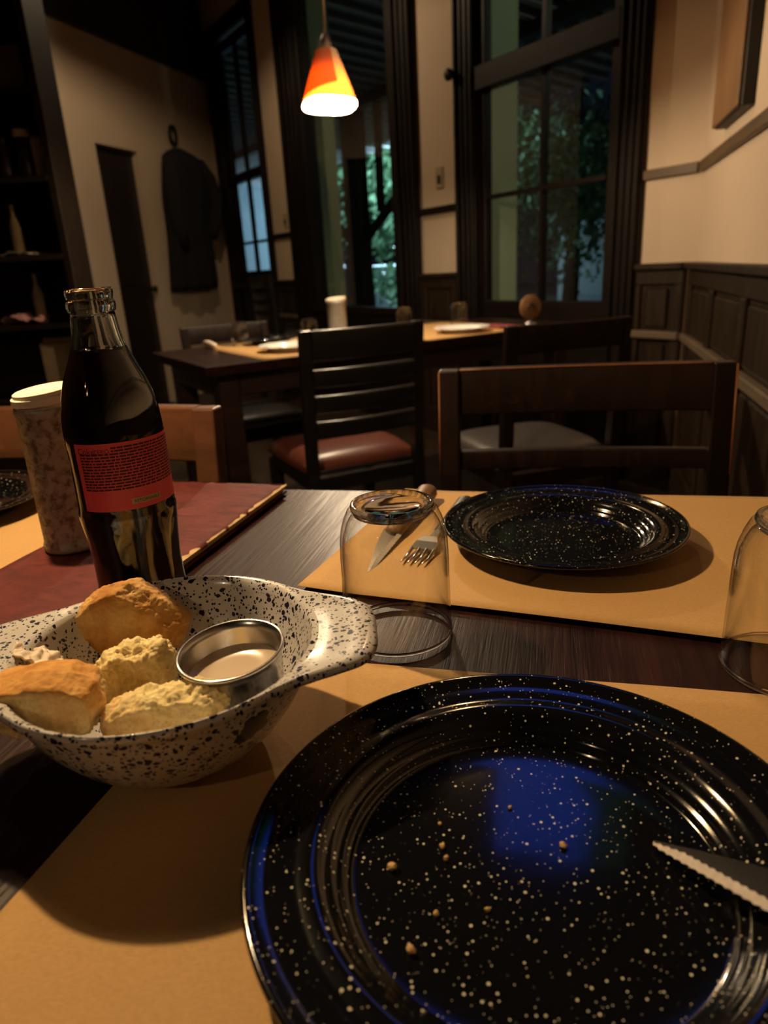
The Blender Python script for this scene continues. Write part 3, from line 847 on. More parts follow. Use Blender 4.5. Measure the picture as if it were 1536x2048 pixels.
# ---- knife lying across the near plate
def steak_knife(name, tip, heel, roll, label, hmat, blade_l, width, handle_l, dark=False, zoff=0.0):
    """local x from heel to tip, y towards the cutting edge"""
    tip = Vector(tip); heel = Vector(heel)
    x = (tip - heel).normalized(); z0 = Vector((0, 0, 1)); y = z0.cross(x).normalized(); z = x.cross(y)
    m = Matrix.Identity(4)
    for i, a in enumerate((x, y, z)): m.col[i] = (*a, 0)
    m.col[3] = (*heel, 1)
    m = m @ Matrix.Rotation(roll, 4, 'X')
    k = empty(name, (0, 0, 0), 0, label, 'knife'); k.matrix_world = m
    n = 26; up_, lo_ = [], []
    th = 0.0014
    vs, fs = [], []
    # spine (+y), bevel start, edge (-y) with scallops
    for i in range(n + 1):
        u = i / n
        xx_ = u * blade_l
        sp = width * (0.5 - 0.88 * u ** 1.25)
        ed = -width * 0.5 * (1 - max(0, (u - 0.90) / 0.10) ** 2 * 0.10)
        bv = ed + min(0.0050, (sp - ed) * 0.55)
        sc = 0.0006 * math.sin(i * 2.1)
        vs += [(xx_, -sp, th / 2), (xx_, -bv, th / 2), (xx_, -ed - sc, 0.0), (xx_, -bv, -th / 2), (xx_, -sp, -th / 2)]
    face, bevel = [], []
    for i in range(n):
        a = i * 5; b = a + 5
        face += [(a, b, b + 1, a + 1), (a + 3, b + 3, b + 4, a + 4), (a + 4, b + 4, b, a)]
        bevel += [(a + 1, b + 1, b + 2, a + 2), (a + 2, b + 2, b + 3, a + 3)]
    face.append((n * 5, n * 5 + 1, n * 5 + 2, n * 5 + 3, n * 5 + 4)); face.append((0, 1, 2, 3, 4))
    b_ = pymesh('blade', vs, face, M['blade'], k)
    # denser scalloped edge
    vs2, f2 = [], []
    nn = 120
    for i in range(nn + 1):
        u = i / nn; xx_ = u * blade_l
        sp = width * (0.5 - 0.88 * u ** 1.25)
        ed = -width * 0.5 * (1 - max(0, (u - 0.90) / 0.10) ** 2 * 0.10)
        bv = ed + min(0.0050, (sp - ed) * 0.55) + 0.0004 * math.sin(i * 0.9)
        sc = 0.0008 * abs(math.sin(i * 0.40))
        vs2 += [(xx_, -bv, th / 2 + 0.0001), (xx_, -ed - sc, 0.0001), (xx_, -ed - sc, -0.0001), (xx_, -bv, -th / 2 - 0.0001)]
    for i in range(nn):
        a = i * 4; b = a + 4
        f2 += [(a, b, b + 1, a + 1), (a + 1, b + 1, b + 2, a + 2), (a + 2, b + 2, b + 3, a + 3)]
    pymesh('serrated_edge', vs2, f2, M['edge'], k)
    # handle: rounded slab swelling at the end
    prof = [(0.004, 0.0075, 0.0055), (0.0, 0.009, 0.0065), (-0.015, 0.0095, 0.007), (-0.05, 0.0085, 0.007), (-handle_l * 0.75, 0.010, 0.008), (-handle_l * 0.93, 0.0115, 0.009), (-handle_l, 0.008, 0.006)]
    vs, fs = [], []
    sg = 14
    for (px, ry, rz_) in prof:
        for q in range(sg):
            a = 2 * math.pi * q / sg
            vs.append((px, ry * math.cos(a), rz_ * math.sin(a)))
    for i in range(len(prof) - 1):
        for q in range(sg):
            q2 = (q + 1) % sg
            fs.append((i * sg + q, i * sg + q2, (i + 1) * sg + q2, (i + 1) * sg + q))
    fs.append(tuple(range(sg))); fs.append(tuple((len(prof) - 1) * sg + q for q in range(sg)))
    hd = pymesh('handle', vs, fs, hmat, k, True)
    for px in (-handle_l * 0.25, -handle_l * 0.6):
        lathe('rivet', [(0, 0.0085), (0.0025, 0.0082), (0.0025, 0.006), (0, 0.006)], M['steel'], k, 12).location = (px, 0, 0)
    return k
steak_knife('steak_knife', (0.1190, 0.2390, 0.7590), (0.1430, 0.1850, 0.7775), R_(-4), 'serrated steak knife resting on the rim of the large near black plate', M['handle_dark'], 0.064, 0.025, 0.10)

# ---- knife and fork behind the upturned glass
steak_knife('steak_knife', (-0.0265, 0.5495, 0.7525), (0.0085, 0.636, 0.7575), R_(-10), 'steak knife with a wooden handle lying on kraft paper behind the upturned glass', M['handle'], 0.090, 0.020, 0.118)
def fork():
    tip = Vector((0.0215, 0.563, 0.7525)); end = Vector((0.092, 0.722, 0.7575))
    x = (tip - end).normalized(); y = Vector((0, 0, 1)).cross(x).normalized(); z = x.cross(y)
    m = Matrix.Identity(4)
    for i, a in enumerate((x, y, z)): m.col[i] = (*a, 0)
    m.col[3] = (*end, 1)
    L = (tip - end).length
    f = empty('fork', (0, 0, 0), 0, 'steel fork with a dark wooden handle, tines towards the viewer', 'fork'); f.matrix_world = m
    hl = 0.095
    prof = [(0, 0.006, 0.004), (0.006, 0.0095, 0.006), (hl * 0.5, 0.0075, 0.0055), (hl, 0.006, 0.0045)]
    vs, fs = [], []; sg = 12
    for (px, ry, rz_) in prof:
        for q in range(sg):
            a = 2 * math.pi * q / sg; vs.append((px, ry * math.cos(a), rz_ * math.sin(a)))
    for i in range(len(prof) - 1):
        for q in range(sg):
            q2 = (q + 1) % sg; fs.append((i * sg + q, i * sg + q2, (i + 1) * sg + q2, (i + 1) * sg + q))
    fs.append(tuple(range(sg))); fs.append(tuple((len(prof) - 1) * sg + q for q in range(sg)))
    pymesh('handle', vs, fs, M['handle_dark'], f, True)
    # neck and head plate
    stations = [(hl - 0.004, 0.0035, 0.0015), (hl + 0.020, 0.003, 0.003), (L - 0.052, 0.006, 0.0055), (L - 0.042, 0.0105, 0.0045), (L - 0.030, 0.0122, 0.002)]
    vs, fs = [], []
    for (px, hw, pz) in stations:
        vs += [(px, -hw, pz + 0.0008), (px, hw, pz + 0.0008), (px, hw, pz - 0.0008), (px, -hw, pz - 0.0008)]
    for i in range(len(stations) - 1):
        for q in range(4):
            q2 = (q + 1) % 4; fs.append((i * 4 + q, i * 4 + q2, (i + 1) * 4 + q2, (i + 1) * 4 + q))
    fs += [(0, 1, 2, 3), tuple((len(stations) - 1) * 4 + q for q in range(4))]
    pymesh('neck', vs, fs, M['steel'], f)
    for i in range(4):
        yv = -0.0106 + 0.00707 * i
        tube('tine', [(L - 0.031, yv, 0.002), (L - 0.016, yv, 0.0005), (L, yv * 0.94, 0.0022)], [0.0016, 0.0014, 0.0006], M['steel'], f, 8)
fork()

# ---- upturned drinking glasses
def tumbler(loc, label, big=True, group='upturned drinking glasses', r=0.0390, h=0.099, seg=64, rz=0.0):
    g = empty('drinking_glass', loc, rz, label, 'glass', group)
    s = r / 0.039; k = h / 0.099
    outer = [(0.0388, 0.0012), (0.0392, 0.003), (0.0386, 0.012), (0.0383, 0.035), (0.0379, 0.060), (0.0374, 0.072), (0.0362, 0.080), (0.0340, 0.0875), (0.0312, 0.0935), (0.0290, 0.0965)]
    inner = [(0.0268, 0.0915), (0.0300, 0.0880), (0.0326, 0.0830), (0.0347, 0.0765), (0.0358, 0.070), (0.0363, 0.060), (0.0368, 0.035), (0.0372, 0.012), (0.0376, 0.003), (0.0380, 0.0006)]
    lathe('wall', [(a * s, b * k) for a, b in outer + inner], M['glass'], g, seg, close=True)
    base = [(0, 0.0905), (0.0268, 0.0915), (0.0290, 0.0965), (0.0282, 0.0988), (0.0262, 0.0990), (0.0245, 0.0972), (0.018, 0.0955), (0.008, 0.0948), (0, 0.0946)]
    lathe('base', [(a * s, b * k) for a, b in base], M['glass_base'], g, seg)
    lathe('rim', [(a * s, b * k) for a, b in [(0.0372, 0.0006), (0.0380, 0.0), (0.0388, 0.0004), (0.0393, 0.0022), (0.0388, 0.0036), (0.0380, 0.0030), (0.0373, 0.0022)]], M['glass_base'], g, seg, close=True)
    return g
tumbler((0.0055, 0.4495, TZ + 0.0016), 'upturned clear glass beside the speckled bowl handle')
tumbler((0.2455, 0.3720, TZ + 0.0022), 'upturned clear glass cut off by the right edge of the photo')
tumbler((-0.515, 2.765, TZ + 0.0018), 'upturned glass at the left end of the far table', r=0.036, h=0.088, seg=32)
tumbler((-0.262, 2.940, TZ + 0.001), 'upturned glass next to the pale tin on the far table', r=0.036, h=0.075, seg=32)
tumbler((0.135, 3.075, TZ + 0.0018), 'upturned glass just right of the slatted chair top, on the far table', r=0.036, h=0.090, seg=32)
tumbler((0.372, 3.090, TZ + 0.0018), 'upturned glass behind the white plate at the window end', r=0.038, h=0.095, seg=32)

# ---- menu
def menu():
    tr_, tl_ = Vector((-0.114, 0.807)), Vector((-0.272, 0.848))
    d = Vector((-0.296, -0.955)); Lm = 0.405
    ang = math.atan2(d.x, -d.y) 
    ctr = (tr_ + tl_) / 2 + d * Lm / 2
    Wm = 0.164
    m = empty('menu_folder', (ctr.x, ctr.y, TZ + 0.0016), -0.300, 'worn maroon leather menu lying on the table under the mottled tin', 'menu')
    box('back_cover', (-Wm / 2, -Lm / 2, 0), (Wm / 2, Lm / 2, 0.0028), M['menu'], m, 0.001)
    box('page_block', (-Wm / 2 + 0.004, -Lm / 2 + 0.004, 0.0028), (Wm / 2 - 0.004, Lm / 2 - 0.004, 0.0075), M['pages'], m)
    # front cover, slightly cushioned
    nx, ny = 16, 40
    vs, fs = [], []
    for j in range(ny + 1):
        for i in range(nx + 1):
            x = -Wm / 2 + Wm * i / nx; y = -Lm / 2 + Lm * j / ny
            e = min(1, min(x + Wm / 2, Wm / 2 - x, y + Lm / 2, Lm / 2 - y) / 0.012)
            z = 0.0098 + 0.0012 * e + 0.0006 * noise.noise(Vector((x * 20, y * 20, 0)))
            vs.append((x, y, z))
    for j in range(ny):
        for i in range(nx):
            k = j * (nx + 1) + i; fs.append((k, k + 1, k + nx + 2, k + nx + 1))
    o = pymesh('front_cover', vs, fs, M['menu'], m, True)
    md = o.modifiers.new('thickness', 'SOLIDIFY'); md.thickness = 0.0022; md.offset = -1
    # bare worn patches along the right and far edges
    r = random.Random(4)
    def worn(pts, wid, nrm):
        vs, fs = [], []
        for i, (x, y) in enumerate(pts):
            wv = wid * (0.25 + 0.75 * abs(noise.noise(Vector((x * 60, y * 60, 5)))) * 1.6) * (0.15 if i in (0, len(pts) - 1) else 1)
            ix, iy = x - nrm[0] * wv, y - nrm[1] * wv
            vs += [(x + nrm[0] * 0.0004, y + nrm[1] * 0.0004, 0.0078), (x + nrm[0] * 0.0004, y + nrm[1] * 0.0004, 0.0102), (ix, iy, 0.0113)]
        for i in range(len(pts) - 1):
            a = i * 3; b = a + 3
            fs += [(a, b, b + 1, a + 1), (a + 1, b + 1, b + 2, a + 2)]
        pymesh('worn_edge', vs, fs, M['worn'], m)
    for y0, y1, wd in ((0.202, 0.10, 0.0052), (0.095, 0.055, 0.0040), (0.05, 0.012, 0.0032), (0.0, -0.035, 0.0062), (-0.06, -0.10, 0.003)):
        worn([(Wm / 2, y0 + (y1 - y0) * i / 14) for i in range(15)], wd, (1, 0))
    for x0, x1, wd in ((-0.075, -0.045, 0.006), (-0.035, -0.022, 0.004), (-0.015, 0.002, 0.004), (0.06, 0.081, 0.003)):
        worn([(x0 + (x1 - x0) * i / 8, Lm / 2) for i in range(9)], wd, (0, 1))
    return m
menu()

# ---- tin of napkins
def napkin_tin(loc, label, r, h, mat, seg=48, s_top=1.0):
    t = empty('napkin_tin', loc, 0, label, 'tin', 'tins of paper napkins')
    lathe('can', [(0, 0.0), (r * 1.02, 0.0), (r * 1.05, 0.002), (r * 1.05, 0.006), (r * 1.01, 0.008), (r, 0.012), (r, h - 0.012), (r * 1.03, h - 0.010), (r * 1.04, h - 0.006), (r * 1.02, h - 0.003), (r * 0.97, h - 0.003), (r * 0.96, h - 0.03), (0, h - 0.03)], mat, t, seg)
    # layered napkins standing a little proud of the rim
    for i, (rr, z0, z1, sx, sy, tx) in enumerate(((0.93, h - 0.028, h + 0.004, 0, 0, 0), (1.07, h + 0.0005, h + 0.0075, 0.0, 0.0, 1.0), (1.00, h + 0.0075, h + 0.0125, 0.001, -0.001, 1.6))):
        vs, fs, sg = [], [], 36
        prof = [(0, z0), (rr * 0.97, z0), (rr, z0 + 0.0015), (rr * 0.99, z1 - 0.001), (rr * 0.93, z1), (0, z1 + 0.0006)]
        for (pr, pz) in prof[1:-1]:
            for k in range(sg):
                a = 2 * math.pi * k / sg
                q = pr * r * (1 + 0.035 * noise.noise(Vector((math.cos(a) * 1.7 + i * 5, math.sin(a) * 1.7, i))))
                vs.append((q * math.cos(a) + sx, q * math.sin(a) + sy, pz + (0.0018 * tx * math.cos(a - 0.7))))
        nr = len(prof) - 2
        for j in range(nr - 1):
            for k in range(sg):
                k2 = (k + 1) % sg; fs.append((j * sg + k, j * sg + k2, (j + 1) * sg + k2, (j + 1) * sg + k))
        fs.append(tuple(range(sg))); fs.append(tuple((nr - 1) * sg + k for k in range(sg)))
        rounded(pymesh('napkin', vs, fs, M['napkin'], t))
    return t
napkin_tin((-0.3015, 0.634, TZ + 0.0142), 'tall mottled tin stuffed with cream napkins behind the bottle', 0.0262, 0.139, M['tin'])
M['tin_pale'] = plain('pale grey tin', (0.36, 0.34, 0.30), 0.45, 0.15, 60, metal=0.3)
napkin_tin((-0.150, 3.05, TZ + 0.001), 'pale tin of white napkins on the far table', 0.040, 0.135, M['tin_pale'], 32)

# ---- bottle
def bottle():
    b = empty('cola_bottle', (-0.187, 0.4865, TZ + 0.0008), R_(-64), 'contour glass bottle of dark cola with a red paper label', 'bottle')
    def flute(a, r, z):
        k = 0.0
        if z < 0.092: k = 0.012 * min(1, max(0, (0.092 - z) / 0.012)) * min(1, max(0, (z - 0.012) / 0.012))
        elif z > 0.160 and z < 0.2: k = 0.004
        return 1 + k * math.cos(10 * a)
    out = [(0, 0.004), (0.018, 0.0032), (0.026, 0.0), (0.0300, 0.0012), (0.0322, 0.006), (0.0328, 0.014), (0.0324, 0.027), (0.0313, 0.043), (0.0313, 0.058), (0.0323, 0.075), (0.0338, 0.088), (0.0343, 0.0945), (0.0337, 0.0985),
           (0.0332, 0.101), (0.0331, 0.120), (0.0331, 0.150), (0.0334, 0.153), (0.0332, 0.158), (0.0325, 0.166), (0.0302, 0.178), (0.0268, 0.189), (0.0225, 0.199), (0.0190, 0.207), (0.0168, 0.214), (0.0155, 0.221), (0.0146, 0.229), (0.0143, 0.2325),
           (0.0152, 0.2335), (0.0158, 0.2355), (0.0158, 0.2385), (0.0150, 0.2400), (0.0146, 0.2412), (0.0150, 0.2425), (0.0154, 0.2445), (0.0153, 0.2470), (0.0145, 0.2482)]
    inn = [(0.0115, 0.2480), (0.0108, 0.2465), (0.0107, 0.240), (0.0110, 0.229), (0.0128, 0.216), (0.0152, 0.207), (0.0190, 0.198), (0.0236, 0.187), (0.0272, 0.177), (0.0295, 0.166), (0.0303, 0.156), (0.0302, 0.150), (0.0302, 0.105), (0.0306, 0.096), (0.0296, 0.075), (0.0285, 0.058), (0.0285, 0.043), (0.0296, 0.027), (0.0298, 0.014), (0.0285, 0.0085), (0.024, 0.0070), (0, 0.0085)]
    lathe('glass_shell', out + inn, M['bottle_glass'], b, 80, fn=flute)
    liq = [(0, 0.0081), (0.0243, 0.0066), (0.0288, 0.0081), (0.0301, 0.014), (0.0299, 0.027), (0.0288, 0.043), (0.0288, 0.058), (0.0299, 0.075), (0.0309, 0.096), (0.0305, 0.105), (0.0305, 0.150), (0.0306, 0.156), (0.0298, 0.166), (0.0275, 0.177), (0.0239, 0.187), (0.0193, 0.198), (0.0155, 0.207), (0.0147, 0.2092), (0.0135, 0.2090), (0, 0.2090)]
    lathe('cola', liq, M['cola'], b, 80, fn=flute)
    # label: curved patch, angles in the bottle's own frame (0 = towards the viewer after the turn)
    RL = 0.0336
    a0, a1 = R_(-58), R_(100)
    z0, z1 = 0.1025, 0.1500
    def curved(name, us, zs, rad, mat, par, th=0.0):
        vs, fs = [], []
        for z in zs:
            for a in us: vs.append((rad * math.cos(a), rad * math.sin(a), z))
        nu = len(us)
        for j in range(len(zs) - 1):
            for i in range(nu - 1):
                k = j * nu + i; fs.append((k, k + 1, k + nu + 1, k + nu))
        return pymesh(name, vs, fs, mat, par, True)
    lab = curved('label', [a0 + (a1 - a0) * i / 40 for i in range(41)], [z0, (z0 + z1) / 2, z1], RL, M['label'], b)
    # fine print: rows of short dashes
    r = random.Random(11)
    vs, fs = [], []
    def dash(s0, s1, zc, hh, rad):
        n = max(1, int((s1 - s0) / 0.0025)); k0 = len(vs)
        for i in range(n + 1):
            a = a0 + (s0 + (s1 - s0) * i / n) / RL
            vs.append((rad * math.cos(a), rad * math.sin(a), zc - hh)); vs.append((rad * math.cos(a), rad * math.sin(a), zc + hh))
        for i in range(n):
            k = k0 + i * 2; fs.append((k, k + 2, k + 3, k + 1))
    rows = 15
    span = (a1 - a0) * RL
    for row in range(rows):
        zc = 0.1468 - row * 0.00205
        s = 0.0265 if row < 2 else 0.0040
        while s < span - 0.006:
            l = r.uniform(0.0014, 0.0058)
            dash(s, min(s + l, span - 0.005), zc, 0.00062, RL + 0.00012)
            s += l + 0.0006
    fp = pymesh('fine_print', vs, fs, M['ink'], lab); fp['kind'] = 'stuff'
    def text(body, size, s0, z0_, mat, par, name, rad, sx=1.0):
        cu = bpy.data.curves.new('tmp', 'FONT'); cu.body = body; cu.size = size; cu.resolution_u = 3
        ob = bpy.data.objects.new('tmp', cu); col.objects.link(ob)
        dg = bpy.context.evaluated_depsgraph_get()
        me = bpy.data.meshes.new_from_object(ob.evaluated_get(dg))
        bpy.data.objects.remove(ob); bpy.data.curves.remove(cu)
        for v in me.vertices:
            a = a0 + (s0 + v.co.x * sx) / RL
            v.co = (rad * math.cos(a), rad * math.sin(a), z0_ + v.co.y)
        me.materials.clear(); me.materials.append(mat); me.name = name
        return link(bpy.data.objects.new(name, me), par)
    text('Coke', 0.0058, 0.0028, 0.1432, M['ink'], lab, 'brand_lettering', RL + 0.00015)
    text('.ZERO', 0.0042, 0.0138, 0.1434, M['ink'], lab, 'brand_lettering', RL + 0.00015)
    # cream ribbon with notched ends
    zc, hh = 0.1082, 0.0019
    vs, fs = [], []
    n = 18
    for i in range(n + 1):
        u = i / n; a = a0 + (0.0335 + 0.0225 * u) / RL
        notch = 0.0
        vs += [(RL * 1.004 * math.cos(a), RL * 1.004 * math.sin(a), zc - hh), (RL * 1.004 * math.cos(a + (0.03 if i == 0 else -0.03 if i == n else 0)), RL * 1.004 * math.sin(a + (0.03 if i == 0 else -0.03 if i == n else 0)), zc), (RL * 1.004 * math.cos(a), RL * 1.004 * math.sin(a), zc + hh)]
    for i in range(n):
        k = i * 3; fs += [(k, k + 3, k + 4, k + 1), (k + 1, k + 4, k + 5, k + 2)]
    rib = pymesh('ribbon', vs, fs, M['ribbon'], lab, True)
    text('RETORNABLE', 0.0033, 0.0355, zc - 0.0012, M['ink'], lab, 'ribbon_lettering', RL * 1.004 + 0.0002, 0.93)
    return b
bottle()

# ---- speckled bowl with two flat handles
BC = Vector((-0.123, 0.3370, TZ + 0.0012))
def bowl():
    hk = [(0, 0.1150), (8, 0.1158), (14, 0.1152), (18.5, 0.1110), (23, 0.1030), (28, 0.0955), (34, 0.0890), (40, 0.0860), (48, 0.0848), (90, 0.0840)]
    def rout(a):
        d = abs(math.degrees(a)) % 180
        if d > 90: d = 180 - d
        for (d0, r0), (d1, r1) in zip(hk[:-1], hk[1:]):
            if d <= d1:
                t = (d - d0) / (d1 - d0); return r0 + (r1 - r0) * t
        return hk[-1][1]
    prof = [(0.0, 0.0035), (0.020, 0.0035), (0.034, 0.0040), (0.044, 0.0075), (0.052, 0.0140), (0.060, 0.0230), (0.067, 0.0330), (0.0725, 0.0430), (0.0765, 0.0530), (0.0785, 0.0590), (0.0800, 0.0630)]
    seg = 240
    angs = [2 * math.pi * k / seg for k in range(seg)]
    vs, fs, rings = [], [], []
    def ring(fn):
        i0 = len(vs)
        for a in angs:
            r, z = fn(a); vs.append((r * math.cos(a), r * math.sin(a), z))
        rings.append(list(range(i0, i0 + seg)))
    vs.append((0, 0, prof[0][1])); pole = 0
    for (r, z) in prof[1:]:
        ring(lambda a, r=r, z=z: (r, z))
    nl = 9
    for j in range(1, nl + 1):
        f = j / nl
        def fn(a, f=f):
            ro = rout(a); r0 = 0.0800; L = ro - r0
            r = r0 + L * f
            hand = min(1, max(0, (L - 0.006) / 0.028))
            z = 0.0630 + 0.0022 * math.sin(f * math.pi * 0.5) + hand * (0.0004 * math.sin(f * 9.0) * f - 0.0003)
            if f > 0.93: z -= 0.0022
            return r, z
        ring(fn)
    ring(lambda a: (rout(a) + 0.0004, 0.0605))
    for k in range(seg): fs.append((pole, rings[0][k], rings[0][(k + 1) % seg]))
    for i in range(len(rings) - 1):
        for k in range(seg):
            k2 = (k + 1) % seg; fs.append((rings[i][k], rings[i + 1][k], rings[i + 1][k2], rings[i][k2]))
    o = pymesh('speckled_bowl', vs, fs, M['bowl'], None, True)
    md = o.modifiers.new('thickness', 'SOLIDIFY'); md.thickness = 0.0030; md.offset = -1.0
    o.location = BC; o.rotation_euler = (0, 0, R_(2))
    return tag(o, 'white enamel serving bowl with dark blue spatter and flat handles', 'bowl')
bowl()

# ---- sauce cup
def sauce_cup():
    c = empty('sauce_cup', (-0.0825, 0.3245, TZ + 0.0300), 0, 'small stainless steel cup of creamy sauce inside the speckled bowl', 'cup')
    c.rotation_euler = (R_(4), R_(-3.5), 0)
    H = 0.0365; Ro = 0.0285
    lathe('cup_wall', [(0, 0.0), (0.0215, 0.0), (0.0232, 0.0012), (0.0262, H - 0.006), (Ro - 0.0016, H - 0.0012), (Ro - 0.0002, H - 0.0010), (Ro, H), (Ro - 0.0004, H + 0.0010), (Ro - 0.0016, H + 0.0010), (0.0258, H - 0.004), (0.0226, 0.0016), (0.021, 0.0010), (0, 0.0010)], M['steel'], c, 64)
    lathe('sauce', [(0, 0.0155), (0.0225, 0.0155), (0.02515, H - 0.0125), (0.0249, H - 0.0130), (0.012, H - 0.0134), (0, H - 0.0133)], M['sauce'], c, 48)
    return c
sauce_cup()

# ---- bread
def bread_mat():
    t = NT('torn bread')
    at = t.n('ShaderNodeAttribute'); at.attribute_name = 'crust'
    v = t.coord()
    a = t.noise(v, 60, 5, 0.6); b = t.noise(v, 380, 4, 0.7)
    crust = t.ramp(a, [(0.32, (0.42, 0.17, 0.030)), (0.55, (0.62, 0.31, 0.075)), (0.75, (0.76, 0.47, 0.17))])
    crumb = t.ramp(b, [(0.25, (0.60, 0.41, 0.13)), (0.55, (0.84, 0.68, 0.34))])
    t.set(color=t.mix(at.outputs['Fac'], crumb, crust), rough=0.75, spec=0.25, sss=0.0)
    t.bump(t.math('ADD', t.math('MULTIPLY', b, 0.6), a), 0.5, 0.0016)
    return t.m
M['bread'] = bread_mat()
def bread(front, depth, crustfn, label, seed, amp=0.0012, vox=0.0009, shrink=0.82, smooth_it=3, back=None):
    """front: silhouette points (x, y, z); depth: vector to the back of the piece."""
    depth = Vector(depth)
    pts = [Vector(p) for p in front]
    c = sum(pts, Vector()) / len(pts)
    pts = [c + (p - c) * 1.09 for p in pts]
    allp = []
    for p in pts:
        allp.append(p)
        allp.append(c + (p - c) * shrink + depth)
        allp.append(c + (p - c) * shrink - depth * 0.75)
    cen = c
    bm = bmesh.new()
    for p in allp: bm.verts.new(p - cen)
    bmesh.ops.convex_hull(bm, input=bm.verts)
    me = bpy.data.meshes.new('tmp'); bm.to_mesh(me); bm.free()
    ob = bpy.data.objects.new('tmp', me); col.objects.link(ob)
    rm = ob.modifiers.new('r', 'REMESH'); rm.mode = 'VOXEL'; rm.voxel_size = vox
    sm = ob.modifiers.new('s', 'SMOOTH'); sm.factor = 0.6; sm.iterations = smooth_it * 4
    dg = bpy.context.evaluated_depsgraph_get()
    me2 = bpy.data.meshes.new_from_object(ob.evaluated_get(dg))
    bpy.data.objects.remove(ob)
    me2.name = 'bread_piece'
    nrm = [v.normal.copy() for v in me2.vertices]
    cr_ = []
    for v, n in zip(me2.vertices, nrm):
        p = v.co
        k = min(1, max(0, crustfn(p, n) + 0.5 * noise.noise(p * 60 + Vector((seed, 0, 0)))))
        rough = 0.6 * noise.fractal(p * 240 + Vector((seed * 2, 0, 0)), 0.7, 2.1, 4) + 0.5 * noise.noise(p * 110 + Vector((seed, 5, 0)))
        big = noise.noise(p * 42 + Vector((0, seed, 0)))
        v.co = p + n * (amp * (1.6 * (1 - k) * rough + 0.75 * k * rough) + amp * 0.9 * big)
        cr_.append(k)
    at = me2.attributes.new('crust', 'FLOAT', 'POINT')
    at.data.foreach_set('value', cr_)
    me2.polygons.foreach_set('use_smooth', [True] * len(me2.polygons))
    me2.materials.clear(); me2.materials.append(M['bread'])
    o = link(bpy.data.objects.new('bread_piece', me2))
    o.location = cen
    return tag(o, label, 'bread', 'torn bread pieces in the bowl')
bread([(-0.1615, .392, .8265), (-0.1471, .392, .8165), (-0.1279, .392, .7987), (-0.1360, .392, .7820), (-0.1705, .392, .7790), (-0.206, .385, .7850), (-0.2135, .385, .7940), (-0.194, .39, .8075), (-0.1766, .392, .8230)], (0.004, 0.015, 0.0),
      lambda p, n: 0.95 - 1.1 * max(0, -(p.x + 0.012) / 0.025) * (1 if p.z < 0.004 else 0.2) if n.y < 0.5 else 0.4, 'largest torn bread piece with golden crust at the back of the bowl', 1, 0.0017)
bread([(-0.202, .30, .8170), (-0.1771, .30, .8215), (-0.1612, .30, .8210), (-0.1491, .30, .8146), (-0.146, .30, .8050), (-0.1487, .30, .7968), (-0.1545, .30, .7910), (-0.1759, .30, .7900), (-0.198, .30, .7950)], (-0.002, 0.017, 0.0),
      lambda p, n: 0.30 + 1.0 * n.z + p.z * 20, 'round-topped browned bread piece at the left front of the bowl', 2, 0.0014, smooth_it=4)
bread([(-0.1640, .337, .801), (-0.1504, .337, .8108), (-0.1269, .337, .8132), (-0.1205, .337, .7982), (-0.1235, .337, .7871), (-0.1393, .337, .7818), (-0.1572, .337, .7818)], (0.0, 0.012, 0.002),
      lambda p, n: 0.5 * max(0, n.x) - 0.15, 'rough pale crumb piece in the middle of the bowl', 3, 0.0026)
bread([(-0.1455, .295, .7890), (-0.1422, .295, .8030), (-0.1222, .295, .8090), (-0.0973, .295, .8110), (-0.0884, .295, .8085), (-0.0826, .295, .8010), (-0.0927, .295, .7930), (-0.1157, .295, .7890), (-0.1332, .295, .7875)], (0.0, 0.011, 0.002),
      lambda p, n: 0.55 * max(0, -p.x / 0.03) - 0.15 + 0.3 * max(0, -n.z), 'pale bread wedge along the front rim of the bowl', 4, 0.0018)
# crumpled white napkin corner in the bowl
def crumple(name, loc, sx, sy, h, mat, seed, label, cat, rot=(0, 0, 0), n=26):
    vs, fs = [], []
    for j in range(n + 1):
        for i in range(n + 1):
            u, v = i / n - 0.5, j / n - 0.5
            q = Vector((u * 3, v * 3, seed))
            z = h * (0.5 + noise.noise(q) + 0.45 * noise.noise(q * 2.7))
            vs.append((u * sx * (1 + 0.15 * noise.noise(q + Vector((9, 0, 0)))), v * sy * (1 + 0.15 * noise.noise(q + Vector((0, 9, 0)))), z))
    zm = min(v[2] for v in vs); vs = [(x, y, z - zm) for x, y, z in vs]
    for j in range(n):
        for i in range(n):
            k = j * (n + 1) + i; fs.append((k, k + 1, k + n + 2, k + n + 1))
    o = pymesh(name, vs, fs, mat, None, True); o.location = loc; o.rotation_euler = rot
    md = o.modifiers.new('thickness', 'SOLIDIFY'); md.thickness = 0.0006
    return tag(o, label, cat)
crumple('paper_napkin', (-0.1950, 0.3345, 0.8075), 0.026, 0.026, 0.006, M['napkin'], 3.3, 'crumpled white napkin corner tucked in the left of the bowl', 'napkin', (R_(-8), R_(38), R_(20)))

